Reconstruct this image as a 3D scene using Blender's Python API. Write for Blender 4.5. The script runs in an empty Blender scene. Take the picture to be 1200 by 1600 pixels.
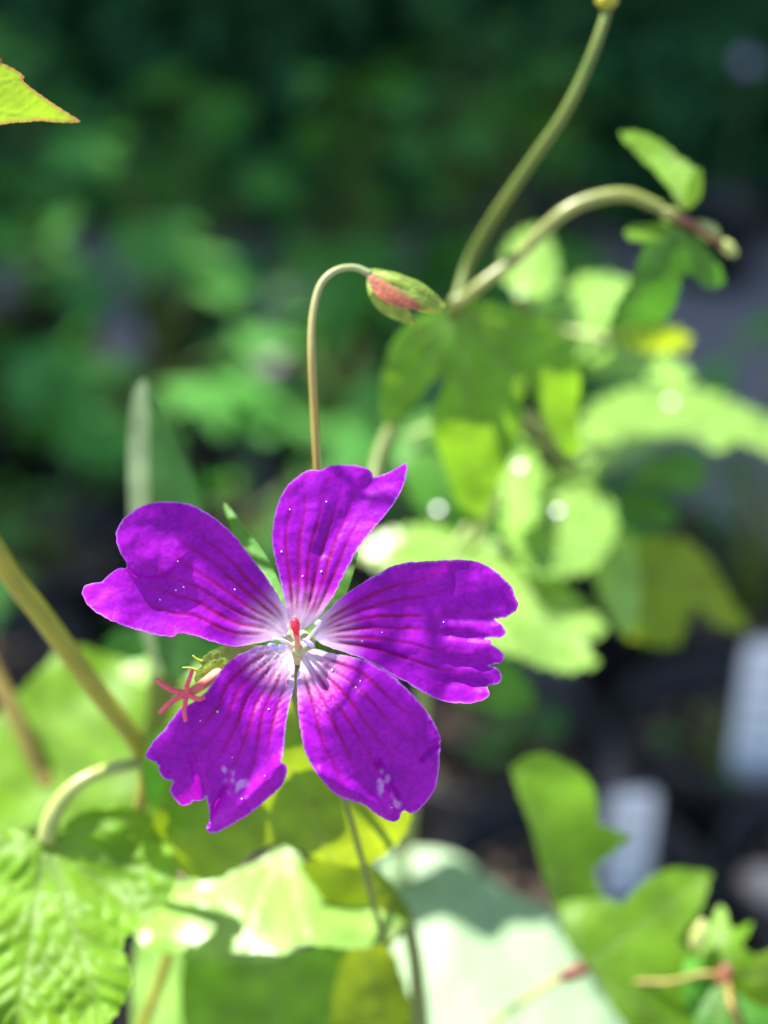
import bpy, bmesh, math, random
from mathutils import Vector, Matrix, noise
from mathutils.geometry import delaunay_2d_cdt

scene = bpy.context.scene
COL = scene.collection
R = math.radians

# ------------------------------------------------------------------ camera
CAMLOC = Vector((0.0, 0.0, 0.48))
PITCH = R(25.0)
FPX = 2040.0                       # focal length in photo pixels (1200 wide)
FWD = Vector((0, math.cos(PITCH), -math.sin(PITCH)))
UP = Vector((0, math.sin(PITCH), math.cos(PITCH)))
RIGHT = Vector((1, 0, 0))
cam_data = bpy.data.cameras.new('camera')
cam = bpy.data.objects.new('camera', cam_data)
COL.objects.link(cam)
cam.location = CAMLOC
cam.rotation_euler = (R(90) - PITCH, 0, 0)
cam_data.sensor_fit = 'HORIZONTAL'
cam_data.sensor_width = 36.0
cam_data.lens = 36.0 * FPX / 1200.0
cam_data.clip_start = 0.005
cam_data.clip_end = 400.0
cam_data.dof.use_dof = True
cam_data.dof.focus_distance = 0.1200
cam_data.dof.aperture_fstop = cam_data.lens / 4.4      # 4.4 mm wide entrance pupil
scene.camera = cam

# ------------------------------------------------------------------ world, sun, exposure
SUN = Vector((-0.40, 0.17, 0.88)).normalized()          # direction towards the sun
world = bpy.data.worlds.new('World')
scene.world = world
world.use_nodes = True
wn = world.node_tree
bg = wn.nodes['Background']
sky = wn.nodes.new('ShaderNodeTexSky')
sky.sky_type = 'NISHITA'
sky.sun_disc = False
sky.sun_elevation = math.asin(SUN.z)
sky.sun_rotation = math.atan2(SUN.x, SUN.y)
wn.links.new(sky.outputs[0], bg.inputs[0])
bg.inputs[1].default_value = 0.108
sd = bpy.data.lights.new('sun', 'SUN')
sd.energy = 5.0
sd.angle = R(0.53)
sd.color = (1.0, 0.97, 0.92)
sun = bpy.data.objects.new('sun', sd)
COL.objects.link(sun)
sun.rotation_euler = SUN.to_track_quat('Z', 'Y').to_euler()
sun.location = SUN * 8
scene.view_settings.view_transform = 'Standard'
scene.view_settings.look = 'None'
scene.view_settings.gamma = 1.0
scene.view_settings.exposure = 1.85
scene.view_settings.use_curve_mapping = False
scene.cycles.use_denoising = True
scene.cycles.max_bounces = 12
scene.cycles.diffuse_bounces = 6
scene.cycles.transmission_bounces = 8
scene.cycles.sample_clamp_indirect = 6.0
scene.cycles.caustics_reflective = False
scene.cycles.caustics_refractive = False


# ------------------------------------------------------------------ helpers
def P(px, py, d):
    """photo pixel + depth along the lens axis (m) -> world point"""
    return CAMLOC + FWD * d + RIGHT * ((px - 600.0) / FPX * d) + UP * ((800.0 - py) / FPX * d)


def props(o, label=None, cat=None, group=None, kind=None):
    if label: o['label'] = label
    if cat: o['category'] = cat
    if group: o['group'] = group
    if kind: o['kind'] = kind
    return o


def add(name, me, mat=None, parent=None):
    o = bpy.data.objects.new(name, me)
    COL.objects.link(o)
    if mat is not None and len(me.materials) == 0:
        me.materials.append(mat)
    if parent is not None:
        o.parent = parent
        o.matrix_parent_inverse = PINV.get(parent.name, Matrix())
    return o


PINV = {}


def root(name, loc, label, cat, group=None):
    o = bpy.data.objects.new(name, None)
    COL.objects.link(o)
    o.location = loc
    o.empty_display_size = 0.01
    props(o, label, cat, group)
    PINV[o.name] = Matrix.Translation(-Vector(loc))
    return o


def mesh(name, verts, faces, smooth=True, attrs=None):
    me = bpy.data.meshes.new(name)
    me.from_pydata([tuple(v) for v in verts], [], faces)
    if smooth:
        me.shade_smooth()
    for an, vals in (attrs or {}).items():
        a = me.attributes.new(an, 'FLOAT', 'POINT')
        a.data.foreach_set('value', vals)
    me.update()
    return me


def catmull(pts, n=8, closed=False):
    out = []
    m = len(pts)
    rng = range(m) if closed else range(m - 1)
    for i in rng:
        p1, p2 = Vector(pts[i]), Vector(pts[(i + 1) % m])
        p0 = Vector(pts[(i - 1) % m]) if closed or i > 0 else p1 * 2 - p2
        p3 = Vector(pts[(i + 2) % m]) if closed or i + 2 < m else p2 * 2 - p1
        for k in range(n):
            t = k / n
            out.append(0.5 * ((2 * p1) + (p2 - p0) * t + (2 * p0 - 5 * p1 + 4 * p2 - p3) * t * t
                              + (3 * p1 - p0 - 3 * p2 + p3) * t * t * t))
    if not closed:
        out.append(Vector(pts[-1]))
    return out


def tube_geo(pts, radii, sides=10, n=8, V=None, F=None, caps=True, flat=None):
    """tapered tube through 3D points; returns verts, faces"""
    V = [] if V is None else V
    F = [] if F is None else F
    path = catmull(pts, n)
    rr = []
    m = len(pts)
    for i in range(m - 1):
        for k in range(n):
            t = k / n
            rr.append(radii[i] * (1 - t) + radii[i + 1] * t)
    rr.append(radii[-1])
    b0 = len(V)
    ref = None
    for i, p in enumerate(path):
        a = path[max(0, i - 1)]
        b = path[min(len(path) - 1, i + 1)]
        t = (b - a).normalized()
        if ref is None:
            ref = Vector((0, 0, 1)) if abs(t.z) < 0.9 else Vector((1, 0, 0))
        x = (ref - t * ref.dot(t)).normalized()
        y = t.cross(x)
        ref = x
        for s in range(sides):
            an = 2 * math.pi * s / sides
            V.append(p + (x * math.cos(an) + y * math.sin(an)) * rr[i])
    for i in range(len(path) - 1):
        for s in range(sides):
            s2 = (s + 1) % sides
            F.append((b0 + i * sides + s, b0 + i * sides + s2, b0 + (i + 1) * sides + s2, b0 + (i + 1) * sides + s))
    if caps:
        F.append(tuple(b0 + s for s in reversed(range(sides))))
        F.append(tuple(b0 + (len(path) - 1) * sides + s for s in range(sides)))
    return V, F


def tube(name, pts, radii, mat, parent, sides=10, n=8):
    V, F = tube_geo(pts, radii, sides, n)
    L = []
    ring = len(V) // sides
    for i in range(ring):
        L += [i / max(1, ring - 1)] * sides
    return add(name, mesh(name, V, F, attrs={'along': L}), mat, parent)


def ptube(name, pix, radpx, mat, parent, sides=10, n=8, tail=()):
    """tube through (px,py,d) points, radius in photo pixels at that depth; tail: world points + radius"""
    pts = [P(*q) for q in pix]
    if not isinstance(radpx, (list, tuple)):
        radpx = [radpx] * len(pix)
    rad = [r * q[2] / FPX for r, q in zip(radpx, pix)]
    for p, r in tail:
        pts.append(Vector(p)); rad.append(r)
    return tube(name, pts, rad, mat, parent, sides, n)


def inside(poly, x, y):
    c = False
    j = len(poly) - 1
    for i in range(len(poly)):
        xi, yi = poly[i][0], poly[i][1]
        xj, yj = poly[j][0], poly[j][1]
        if (yi > y) != (yj > y) and x < (xj - xi) * (y - yi) / (yj - yi) + xi:
            c = not c
        j = i
    return c


def resample(poly, step):
    out = []
    m = len(poly)
    for i in range(m):
        a, b = Vector(poly[i]), Vector(poly[(i + 1) % m])
        k = max(1, int(round((b - a).length / step)))
        for t in range(k):
            out.append(a.lerp(b, t / k))
    return out


def fill(poly, spacing, seed=1):
    """constrained triangulation of a closed 2D outline with jittered interior points"""
    rnd = random.Random(seed)
    poly = [Vector((p[0], p[1])) for p in poly]
    x0 = min(p.x for p in poly); x1 = max(p.x for p in poly)
    y0 = min(p.y for p in poly); y1 = max(p.y for p in poly)
    pts = list(poly)
    nb = len(poly)
    # coarse bucket of the boundary to keep interior points off it
    cell = spacing
    occ = set()
    for p in poly:
        cx, cy = int(p.x // cell), int(p.y // cell)
        occ.add((cx, cy))
    row = 0
    y = y0 + spacing * 0.5
    while y < y1:
        # scanline crossings
        xs = []
        j = nb - 1
        for i in range(nb):
            yi, yj = poly[i].y, poly[j].y
            if (yi > y) != (yj > y):
                xs.append((poly[j].x - poly[i].x) * (y - yi) / (yj - yi) + poly[i].x)
            j = i
        xs.sort()
        for k in range(0, len(xs) - 1, 2):
            x = xs[k] + spacing * (0.6 + 0.5 * (row % 2))
            while x < xs[k + 1] - spacing * 0.5:
                q = Vector((x + rnd.uniform(-.12, .12) * spacing, y + rnd.uniform(-.12, .12) * spacing))
                if (int(q.x // cell), int(q.y // cell)) not in occ:
                    pts.append(q)
                x += spacing
        y += spacing * 0.88
        row += 1
    edges = [(i, (i + 1) % nb) for i in range(nb)]
    v, e, f, *_ = delaunay_2d_cdt(pts, edges, [list(range(nb))], 1, 1e-5)
    return v, [tuple(t) for t in f]


def segdist(p, a, b):
    ab = b - a
    t = max(0.0, min(1.0, (p - a).dot(ab) / max(1e-9, ab.length_squared)))
    return (p - (a + ab * t)).length, t


def sstep(a, b, x):
    t = max(0.0, min(1.0, (x - a) / (b - a)))
    return t * t * (3 - 2 * t)


# ------------------------------------------------------------------ materials
def newmat(name):
    m = bpy.data.materials.new(name)
    m.use_nodes = True
    nt = m.node_tree
    for n in list(nt.nodes):
        nt.nodes.remove(n)
    return m, nt, nt.nodes, nt.links


def rgb(c):
    return (c[0], c[1], c[2], 1.0)


def leaf_material(name, front, trans, rough=0.5, tmix=0.45, vein=(0.16, 0.24, 0.07), scale=220.0, spec=0.28, var=0.35, edge=None, tip=None):
    m, nt, N, L = newmat(name)
    out = N.new('ShaderNodeOutputMaterial')
    geo = N.new('ShaderNodeTexCoord')
    info = N.new('ShaderNodeObjectInfo')
    noi = N.new('ShaderNodeTexNoise'); noi.inputs['Scale'].default_value = scale; noi.inputs['Detail'].default_value = 5
    L.new(geo.outputs['Object'], noi.inputs['Vector'])
    ramp = N.new('ShaderNodeMapRange')
    ramp.inputs[1].default_value = 0.25; ramp.inputs[2].default_value = 0.75
    ramp.inputs[3].default_value = 1.0 - var; ramp.inputs[4].default_value = 1.0 + var
    L.new(noi.outputs[0], ramp.inputs[0])
    rmap = N.new('ShaderNodeMapRange')
    rmap.inputs[3].default_value = 0.82; rmap.inputs[4].default_value = 1.18
    L.new(info.outputs['Random'], rmap.inputs[0])
    mul = N.new('ShaderNodeMath'); mul.operation = 'MULTIPLY'
    L.new(ramp.outputs[0], mul.inputs[0]); L.new(rmap.outputs[0], mul.inputs[1])
    av = N.new('ShaderNodeAttribute'); av.attribute_name = 'vein'
    ae = N.new('ShaderNodeAttribute'); ae.attribute_name = 'edge'

    def col(base, vcol):
        vm = N.new('ShaderNodeVectorMath'); vm.operation = 'SCALE'
        vm.inputs[0].default_value = base
        L.new(mul.outputs[0], vm.inputs['Scale'])
        mx = N.new('ShaderNodeMix'); mx.data_type = 'RGBA'
        L.new(av.outputs['Fac'], mx.inputs[0])
        L.new(vm.outputs[0], mx.inputs[6])
        mx.inputs[7].default_value = rgb(vcol)
        last = mx.outputs[2]
        if edge is not None:
            me_ = N.new('ShaderNodeMix'); me_.data_type = 'RGBA'
            L.new(ae.outputs['Fac'], me_.inputs[0]); L.new(last, me_.inputs[6])
            me_.inputs[7].default_value = rgb(edge)
            last = me_.outputs[2]
        return last
    pb = N.new('ShaderNodeBsdfPrincipled')
    pb.inputs['Roughness'].default_value = rough
    pb.inputs['Specular IOR Level'].default_value = spec
    L.new(col(front, vein), pb.inputs['Base Color'])
    tb = N.new('ShaderNodeBsdfTranslucent')
    L.new(col(trans, tuple(c * 0.8 for c in trans)), tb.inputs[0])
    bump = N.new('ShaderNodeBump'); bump.inputs['Strength'].default_value = 0.25; bump.inputs['Distance'].default_value = 0.0006
    n2 = N.new('ShaderNodeTexNoise'); n2.inputs['Scale'].default_value = scale * 3.0; n2.inputs['Detail'].default_value = 3
    L.new(geo.outputs['Object'], n2.inputs['Vector'])
    L.new(n2.outputs[0], bump.inputs['Height'])
    L.new(bump.outputs[0], pb.inputs['Normal'])
    mix = N.new('ShaderNodeMixShader'); mix.inputs[0].default_value = tmix
    L.new(pb.outputs[0], mix.inputs[1]); L.new(tb.outputs[0], mix.inputs[2])
    L.new(mix.outputs[0], out.inputs[0])
    return m


def plain_material(name, c1, c2=None, scale=80.0, rough=0.6, spec=0.4, bump=0.3, bumpdist=0.001, detail=6, sss=0.0, along=None):
    m, nt, N, L = newmat(name)
    out = N.new('ShaderNodeOutputMaterial')
    pb = N.new('ShaderNodeBsdfPrincipled')
    pb.inputs['Roughness'].default_value = rough
    pb.inputs['Specular IOR Level'].default_value = spec
    tc = N.new('ShaderNodeTexCoord')
    noi = N.new('ShaderNodeTexNoise'); noi.inputs['Scale'].default_value = scale; noi.inputs['Detail'].default_value = detail
    L.new(tc.outputs['Object'], noi.inputs['Vector'])
    cr = N.new('ShaderNodeValToRGB')
    cr.color_ramp.elements[0].position = 0.32; cr.color_ramp.elements[1].position = 0.68
    cr.color_ramp.elements[0].color = rgb(c1); cr.color_ramp.elements[1].color = rgb(c2 or c1)
    L.new(noi.outputs[0], cr.inputs[0])
    last = cr.outputs[0]
    if along is not None:
        aa = N.new('ShaderNodeAttribute'); aa.attribute_name = 'along'
        c3 = N.new('ShaderNodeValToRGB')
        while len(c3.color_ramp.elements) < len(along):
            c3.color_ramp.elements.new(0.5)
        for el, (ps, cc) in zip(c3.color_ramp.elements, along):
            el.position = ps; el.color = rgb(cc)
        L.new(aa.outputs['Fac'], c3.inputs[0])
        mx = N.new('ShaderNodeMix'); mx.data_type = 'RGBA'; mx.blend_type = 'MIX'; mx.inputs[0].default_value = 0.8
        L.new(last, mx.inputs[6]); L.new(c3.outputs[0], mx.inputs[7])
        last = mx.outputs[2]
    L.new(last, pb.inputs['Base Color'])
    if sss > 0:
        pb.inputs['Subsurface Weight'].default_value = sss
        pb.inputs['Subsurface Radius'].default_value = (0.6, 1.0, 0.25)
        pb.inputs['Subsurface Scale'].default_value = 0.001
    bp = N.new('ShaderNodeBump'); bp.inputs['Strength'].default_value = bump; bp.inputs['Distance'].default_value = bumpdist
    L.new(noi.outputs[0], bp.inputs['Height']); L.new(bp.outputs[0], pb.inputs['Normal'])
    L.new(pb.outputs[0], out.inputs[0])
    return m


def petal_material(name):
    m, nt, N, L = newmat(name)
    out = N.new('ShaderNodeOutputMaterial')
    tc = N.new('ShaderNodeTexCoord')

    def attr(n):
        a = N.new('ShaderNodeAttribute'); a.attribute_name = n
        return a.outputs['Fac']
    vein, pale, painted_sheen, edge = attr('vein'), attr('pale'), attr('painted_sheen'), attr('edge')
    n1 = N.new('ShaderNodeTexNoise'); n1.inputs['Scale'].default_value = 260; n1.inputs['Detail'].default_value = 6
    L.new(tc.outputs['Object'], n1.inputs['Vector'])
    n2 = N.new('ShaderNodeTexNoise'); n2.inputs['Scale'].default_value = 2600; n2.inputs['Detail'].default_value = 3
    L.new(tc.outputs['Object'], n2.inputs['Vector'])

    vo = N.new('ShaderNodeTexVoronoi'); vo.feature = 'DISTANCE_TO_EDGE'; vo.inputs['Scale'].default_value = 620
    wv = N.new('ShaderNodeVectorMath'); wv.operation = 'MULTIPLY_ADD'
    L.new(n1.outputs['Color'], wv.inputs[0]); wv.inputs[1].default_value = (.0016, .0016, .0016); L.new(tc.outputs['Object'], wv.inputs[2])
    L.new(wv.outputs[0], vo.inputs['Vector'])

    def chain(a, b, veincol, palecol, sheencol, edgecol):
        mr = N.new('ShaderNodeMapRange'); mr.inputs[1].default_value = 0.3; mr.inputs[2].default_value = 0.7
        L.new(n1.outputs[0], mr.inputs[0])
        base = N.new('ShaderNodeMix'); base.data_type = 'RGBA'
        L.new(mr.outputs[0], base.inputs[0]); base.inputs[6].default_value = rgb(a); base.inputs[7].default_value = rgb(b)
        cells = N.new('ShaderNodeMapRange'); cells.inputs[1].default_value = 0.3; cells.inputs[2].default_value = 0.7
        cells.inputs[3].default_value = 0.86; cells.inputs[4].default_value = 1.14
        L.new(n2.outputs[0], cells.inputs[0])
        sc = N.new('ShaderNodeVectorMath'); sc.operation = 'SCALE'
        net = N.new('ShaderNodeMapRange'); net.inputs[1].default_value = 0.0; net.inputs[2].default_value = 0.16
        net.inputs[3].default_value = 0.86; net.inputs[4].default_value = 1.0
        L.new(vo.outputs['Distance'], net.inputs[0])
        nm = N.new('ShaderNodeMath'); nm.operation = 'MULTIPLY'
        L.new(cells.outputs[0], nm.inputs[0]); L.new(net.outputs[0], nm.inputs[1])
        L.new(base.outputs[2], sc.inputs[0]); L.new(nm.outputs[0], sc.inputs['Scale'])
        last = sc.outputs[0]
        for fac, c in ((pale, palecol), (vein, veincol), (edge, edgecol), (painted_sheen, sheencol)):
            mx = N.new('ShaderNodeMix'); mx.data_type = 'RGBA'
            L.new(fac, mx.inputs[0]); L.new(last, mx.inputs[6]); mx.inputs[7].default_value = rgb(c)
            last = mx.outputs[2]
        return last
    pb = N.new('ShaderNodeBsdfPrincipled')
    pb.inputs['Roughness'].default_value = 0.46
    pb.inputs['Specular IOR Level'].default_value = 0.14
    pb.inputs['Sheen Weight'].default_value = 0.0
    pb.inputs['Sheen Tint'].default_value = (0.6, 0.3, 1.0, 1)
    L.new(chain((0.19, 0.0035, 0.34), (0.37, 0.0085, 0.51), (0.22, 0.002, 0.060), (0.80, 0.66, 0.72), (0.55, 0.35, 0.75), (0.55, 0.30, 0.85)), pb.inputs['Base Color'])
    tb = N.new('ShaderNodeBsdfTranslucent')
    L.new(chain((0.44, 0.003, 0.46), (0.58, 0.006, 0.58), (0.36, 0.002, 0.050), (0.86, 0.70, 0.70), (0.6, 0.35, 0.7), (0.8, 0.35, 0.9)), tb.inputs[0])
    bp = N.new('ShaderNodeBump'); bp.inputs['Strength'].default_value = 0.4; bp.inputs['Distance'].default_value = 0.00012
    L.new(n2.outputs[0], bp.inputs['Height'])
    L.new(bp.outputs[0], pb.inputs['Normal'])
    mix = N.new('ShaderNodeMixShader'); mix.inputs[0].default_value = 0.40
    L.new(pb.outputs[0], mix.inputs[1]); L.new(tb.outputs[0], mix.inputs[2])
    L.new(mix.outputs[0], out.inputs[0])
    return m


M = {}
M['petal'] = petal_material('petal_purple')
M['leaf_fresh'] = leaf_material('leaf_fresh_green', (0.115, 0.24, 0.012), (0.24, 0.46, 0.012), tmix=0.5)
M['leaf_yellow'] = leaf_material('leaf_yellow_green', (0.12, 0.23, 0.020), (0.46, 0.58, 0.010), tmix=0.55)
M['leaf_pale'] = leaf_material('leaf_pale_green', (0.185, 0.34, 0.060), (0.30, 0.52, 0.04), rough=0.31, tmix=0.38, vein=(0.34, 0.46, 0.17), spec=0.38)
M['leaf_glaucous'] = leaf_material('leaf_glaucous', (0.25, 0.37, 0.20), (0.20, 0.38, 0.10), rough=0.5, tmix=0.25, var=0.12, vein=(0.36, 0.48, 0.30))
M['leaf_mid'] = leaf_material('leaf_mid_green', (0.060, 0.19, 0.020), (0.11, 0.36, 0.012), tmix=0.45)
M['leaf_strap'] = leaf_material('strap_leaf_green', (0.055, 0.17, 0.030), (0.05, 0.20, 0.02), tmix=0.3)
M['leaf_strap_lit'] = leaf_material('strap_leaf_lit_half', (0.17, 0.24, 0.12), (0.15, 0.25, 0.08), tmix=0.3)  # paler copy for the sunlit half of the blade, light put into the colour
M['leaf_shade'] = leaf_material('leaf_deep_green', (0.055, 0.215, 0.05), (0.06, 0.30, 0.033), tmix=0.35, scale=60, rough=.6, spec=.15)
M['leaf_shade2'] = leaf_material('leaf_bright_shade_green', (0.085, 0.27, 0.048), (0.11, 0.40, 0.03), tmix=0.4, scale=60, rough=.6, spec=.15)
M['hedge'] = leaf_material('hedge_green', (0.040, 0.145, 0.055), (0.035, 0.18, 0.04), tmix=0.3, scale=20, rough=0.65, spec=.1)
M['tip_leaf'] = leaf_material('leaf_red_edged', (0.13, 0.26, 0.03), (0.30, 0.46, 0.015), tmix=0.5, vein=(0.20, 0.36, 0.10), edge=(0.30, 0.10, 0.05))
M['leaf_hang'] = leaf_material('leaf_hanging_green', (0.10, 0.26, 0.022), (0.26, 0.50, 0.012), tmix=0.55)
M['stem_pale'] = plain_material('stem_pale_green', (0.24, 0.29, 0.065), (0.31, 0.35, 0.10), 300, 0.4, 0.5, 0.15, 0.0003, sss=0.15)
M['stem_branch'] = plain_material('stem_branch_olive', (0.14, 0.165, 0.025), (0.19, 0.215, 0.040), 420, 0.35, 0.6, 0.3, 0.0004, sss=0.1)
M['stem_yellow'] = plain_material('stem_yellow_green', (0.20, 0.20, 0.008), (0.27, 0.25, 0.012), 260, 0.4, 0.4, 0.15, 0.0003, sss=0.15)
M['stem_red'] = plain_material('stem_reddish', (0.22, 0.14, 0.035), (0.26, 0.20, 0.04), 260, 0.45, 0.4, 0.15, 0.0003)
M['stem_green'] = plain_material('stem_green', (0.075, 0.115, 0.012), (0.11, 0.145, 0.020), 260, 0.45, 0.4, 0.15, 0.0003, sss=0.1)
M['stem_bud'] = plain_material('stem_bud', (0.26, 0.28, 0.10), (0.34, 0.34, 0.16), 900, 0.5, 0.4, 0.2, 0.0002, sss=0.15,
                               along=[(0.0, (0.22, 0.25, 0.12)), (0.28, (0.21, 0.22, 0.09)), (0.56, (0.27, 0.16, 0.018)), (1.0, (0.2, 0.14, 0.03))])
M['red_node'] = plain_material('stem_node_red', (0.13, 0.030, 0.018), (0.17, 0.07, 0.03), 400, 0.5, 0.4, 0.3, 0.0004)
M['sepal'] = leaf_material('sepal_green', (0.26, 0.36, 0.06), (0.50, 0.62, 0.06), tmix=0.4, vein=(0.26, 0.34, 0.12), scale=900)
M['sepal_red'] = leaf_material('sepal_red_tinged', (0.30, 0.085, 0.05), (0.40, 0.12, 0.05), tmix=0.25, vein=(0.14, 0.24, 0.06), scale=900, var=0.5)
M['stigma'] = plain_material('stigma_red', (0.62, 0.012, 0.045), (0.72, 0.02, 0.06), 3000, 0.4, 0.5, 0.2, 0.0001, along=[(0.0, (0.40, 0.42, 0.22)), (0.5, (0.6, 0.22, 0.09)), (0.62, (0.70, 0.01, 0.045)), (1.0, (0.70, 0.01, 0.045))])
M['style_pink'] = plain_material('style_pink_red', (0.48, 0.045, 0.085), (0.56, 0.07, 0.10), 3000, 0.5, 0.4, 0.3, 0.0001)
M['beak'] = plain_material('fruit_beak', (0.6, 0.3, 0.15), (0.6, 0.35, 0.2), 2000, 0.5, 0.4, 0.2, 0.0002, sss=0.2, along=[(0.0, (0.5, 0.5, 0.22)), (0.30, (0.62, 0.5, 0.28)), (0.60, (0.62, 0.10, 0.08)), (1.0, (0.55, 0.045, 0.07))])
M['filament'] = plain_material('filament_white', (0.70, 0.58, 0.60), (0.80, 0.72, 0.70), 2000, 0.45, 0.4, 0.1, 0.0001, sss=0.2)
M['anther'] = plain_material('anther_lilac', (0.34, 0.26, 0.62), (0.62, 0.56, 0.85), 2400, 0.4, 0.5, 0.3, 0.0001)
M['receptacle'] = plain_material('flower_throat', (0.36, 0.42, 0.15), (0.55, 0.58, 0.32), 1400, 0.5, 0.4, 0.2, 0.0002, sss=0.1)
M['pollen'] = plain_material('pollen_white', (0.55, 0.50, 0.66), (0.72, 0.70, 0.80), 2000, 0.3, 0.6, 0.1, 0.0001)
M['pot'] = plain_material('pot_black_plastic', (0.013, 0.013, 0.014), (0.024, 0.023, 0.025), 60, 0.45, 0.4, 0.1, 0.001)
M['soil'] = plain_material('potting_soil', (0.008, 0.006, 0.005), (0.030, 0.021, 0.015), 190, 0.95, 0.2, 1.0, 0.004, detail=10)
M['chip'] = plain_material('soil_chip', (0.08, 0.055, 0.036), (0.24, 0.17, 0.11), 60, 0.9, 0.2, 0.6, 0.002)
M['pebble'] = plain_material('pebble_tan', (0.46, 0.36, 0.28), (0.60, 0.49, 0.40), 120, 0.8, 0.3, 0.4, 0.001)
M['tag'] = plain_material('plant_tag_white', (0.76, 0.78, 0.80), (0.80, 0.81, 0.83), 40, 0.45, 0.5, 0.05, 0.0005)
M['ink'] = plain_material('faded_ink', (0.12, 0.14, 0.18), (0.22, 0.25, 0.30), 200, 0.6, 0.3, 0.0, 0.0005)
M['ground'] = plain_material('grey_gravel', (0.17, 0.15, 0.145), (0.29, 0.26, 0.255), 55, 0.95, 0.2, 1.0, 0.006, detail=12)
M['bark'] = plain_material('bark_brown', (0.05, 0.036, 0.026), (0.12, 0.09, 0.065), 30, 0.9, 0.2, 0.8, 0.01)
M['lilac'] = leaf_material('lilac_petal', (0.40, 0.33, 0.50), (0.4, 0.32, 0.5), tmix=0.3, vein=(0.5, 0.4, 0.6))


def drop_material():
    m, nt, N, L = newmat('water_drop')
    out = N.new('ShaderNodeOutputMaterial')
    pb = N.new('ShaderNodeBsdfPrincipled')
    pb.inputs['Base Color'].default_value = (0.9, 1.0, 0.9, 1)
    pb.inputs['Roughness'].default_value = 0.27
    pb.inputs['IOR'].default_value = 1.33
    pb.inputs['Transmission Weight'].default_value = 0.9
    L.new(pb.outputs[0], out.inputs[0])
    return m


M['drop'] = drop_material()

# ------------------------------------------------------------------ the setting: ground
GZ = 0.0
gv, gf = [], []
gn = 60
for j in range(gn + 1):
    for i in range(gn + 1):
        # fine near the pots, wide towards the horizon
        u, v = i / gn * 2 - 1, j / gn * 2 - 1
        x = 60 * math.copysign(abs(u) ** 3, u); y = 60 * math.copysign(abs(v) ** 3, v)
        gv.append((x, y, 0.012 * noise.noise(Vector((x * 3, y * 3, 0))) - 0.012))
for j in range(gn):
    for i in range(gn):
        a = j * (gn + 1) + i
        gf.append((a, a + 1, a + gn + 2, a + gn + 1))
ground = add('ground', mesh('ground', gv, gf), M['ground'])
props(ground, 'grey gravel standing ground under the nursery pots', 'ground', kind='structure')

# ------------------------------------------------------------------ hedge behind, unseen tree added for shade
def leaf_cloud(n, sampler, size, seed, up=0.5):
    rnd = random.Random(seed)
    V, F = [], []
    for _ in range(n):
        c, s = sampler(rnd)
        nrm = Vector((rnd.gauss(0, 1), rnd.gauss(0, 1) - 0.6, rnd.gauss(0, 1) + up)).normalized()
        t = nrm.orthogonal().normalized()
        t = Matrix.Rotation(rnd.uniform(0, 6.283), 3, nrm) @ t
        b = nrm.cross(t)
        l = size * s * rnd.uniform(0.6, 1.3); w = l * rnd.uniform(0.4, 0.6)
        k = len(V)
        V += [c - t * l * .5, c + b * w * .5 + nrm * l * .05, c + t * l * .5 - nrm * l * .08, c - b * w * .5 + nrm * l * .05]
        F.append((k, k + 1, k + 2)); F.append((k, k + 2, k + 3))
    return V, F


def hedge_sample(rnd):
    x = rnd.uniform(-2.6, 2.6)
    z = 0.03 + 1.5 * rnd.random()
    y = 2.05 + abs(rnd.gauss(0, 0.26)) + 0.22 * noise.noise(Vector((x * 2.2, z * 2.6, 3))) + 0.12 * noise.noise(Vector((x * 6, z * 6, 9)))
    if rnd.random() < .3:
        y = rnd.uniform(2.4, 2.85)
    return Vector((x, y, z)), 1.0


hedge = root('hedge', (0, 2.3, 0), 'dark evergreen hedge in deep shade behind all the pots', 'hedge')
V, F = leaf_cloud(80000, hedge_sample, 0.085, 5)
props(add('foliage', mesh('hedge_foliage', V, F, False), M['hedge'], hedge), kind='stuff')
V, F = [], []
rnd = random.Random(8)
for k in range(26):
    x = -2.5 + k * 0.2 + rnd.uniform(-.05, .05)
    pts = [Vector((x, 2.42, -0.03)), Vector((x + rnd.uniform(-.1, .1), 2.42, .5)), Vector((x + rnd.uniform(-.2, .2), 2.45, 1.3))]
    tube_geo(pts, [0.016, 0.011, 0.004], 7, 4, V, F)
add('branch', mesh('hedge_branch', V, F), M['bark'], hedge)
# dense dark interior of old twigs
V, F = [], []
for k in range(900):
    p = Vector((rnd.uniform(-2.6, 2.6), rnd.uniform(2.35, 2.6), rnd.uniform(0, 1.5)))
    q = p + Vector((rnd.gauss(0, .12), rnd.gauss(0, .05), rnd.gauss(.05, .1)))
    tube_geo([p, (p + q) / 2 + Vector((0, 0, .02)), q], [0.006, 0.004, 0.002], 5, 2, V, F)
props(add('twig', mesh('hedge_twig', V, F), M['bark'], hedge), kind='stuff')

tree = root('shade_tree', (-1.3, 3.1, 0), 'unseen broad tree added behind the hedge to shade the pots', 'tree')
trunk_pts = [Vector((-1.3, 3.1, -.05)), Vector((-1.28, 3.08, .8)), Vector((-1.2, 3.0, 1.8)), Vector((-1.1, 2.8, 2.8))]
V, F = tube_geo(trunk_pts, [0.13, 0.10, 0.085, 0.05], 14, 6)
for k in range(9):
    a = k * 0.75
    p0 = Vector((-1.2, 3.0, 1.7 + 0.1 * k))
    p2 = Vector((-1.0 + 1.7 * math.cos(a), 2.1 + 1.0 * math.sin(a), 2.6 + 0.1 * k))
    tube_geo([p0, (p0 + p2) / 2 + Vector((0, 0, .15)), p2], [0.045, 0.03, 0.01], 8, 5, V, F)
add('trunk', mesh('shade_tree_trunk', V, F), M['bark'], tree)


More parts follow.
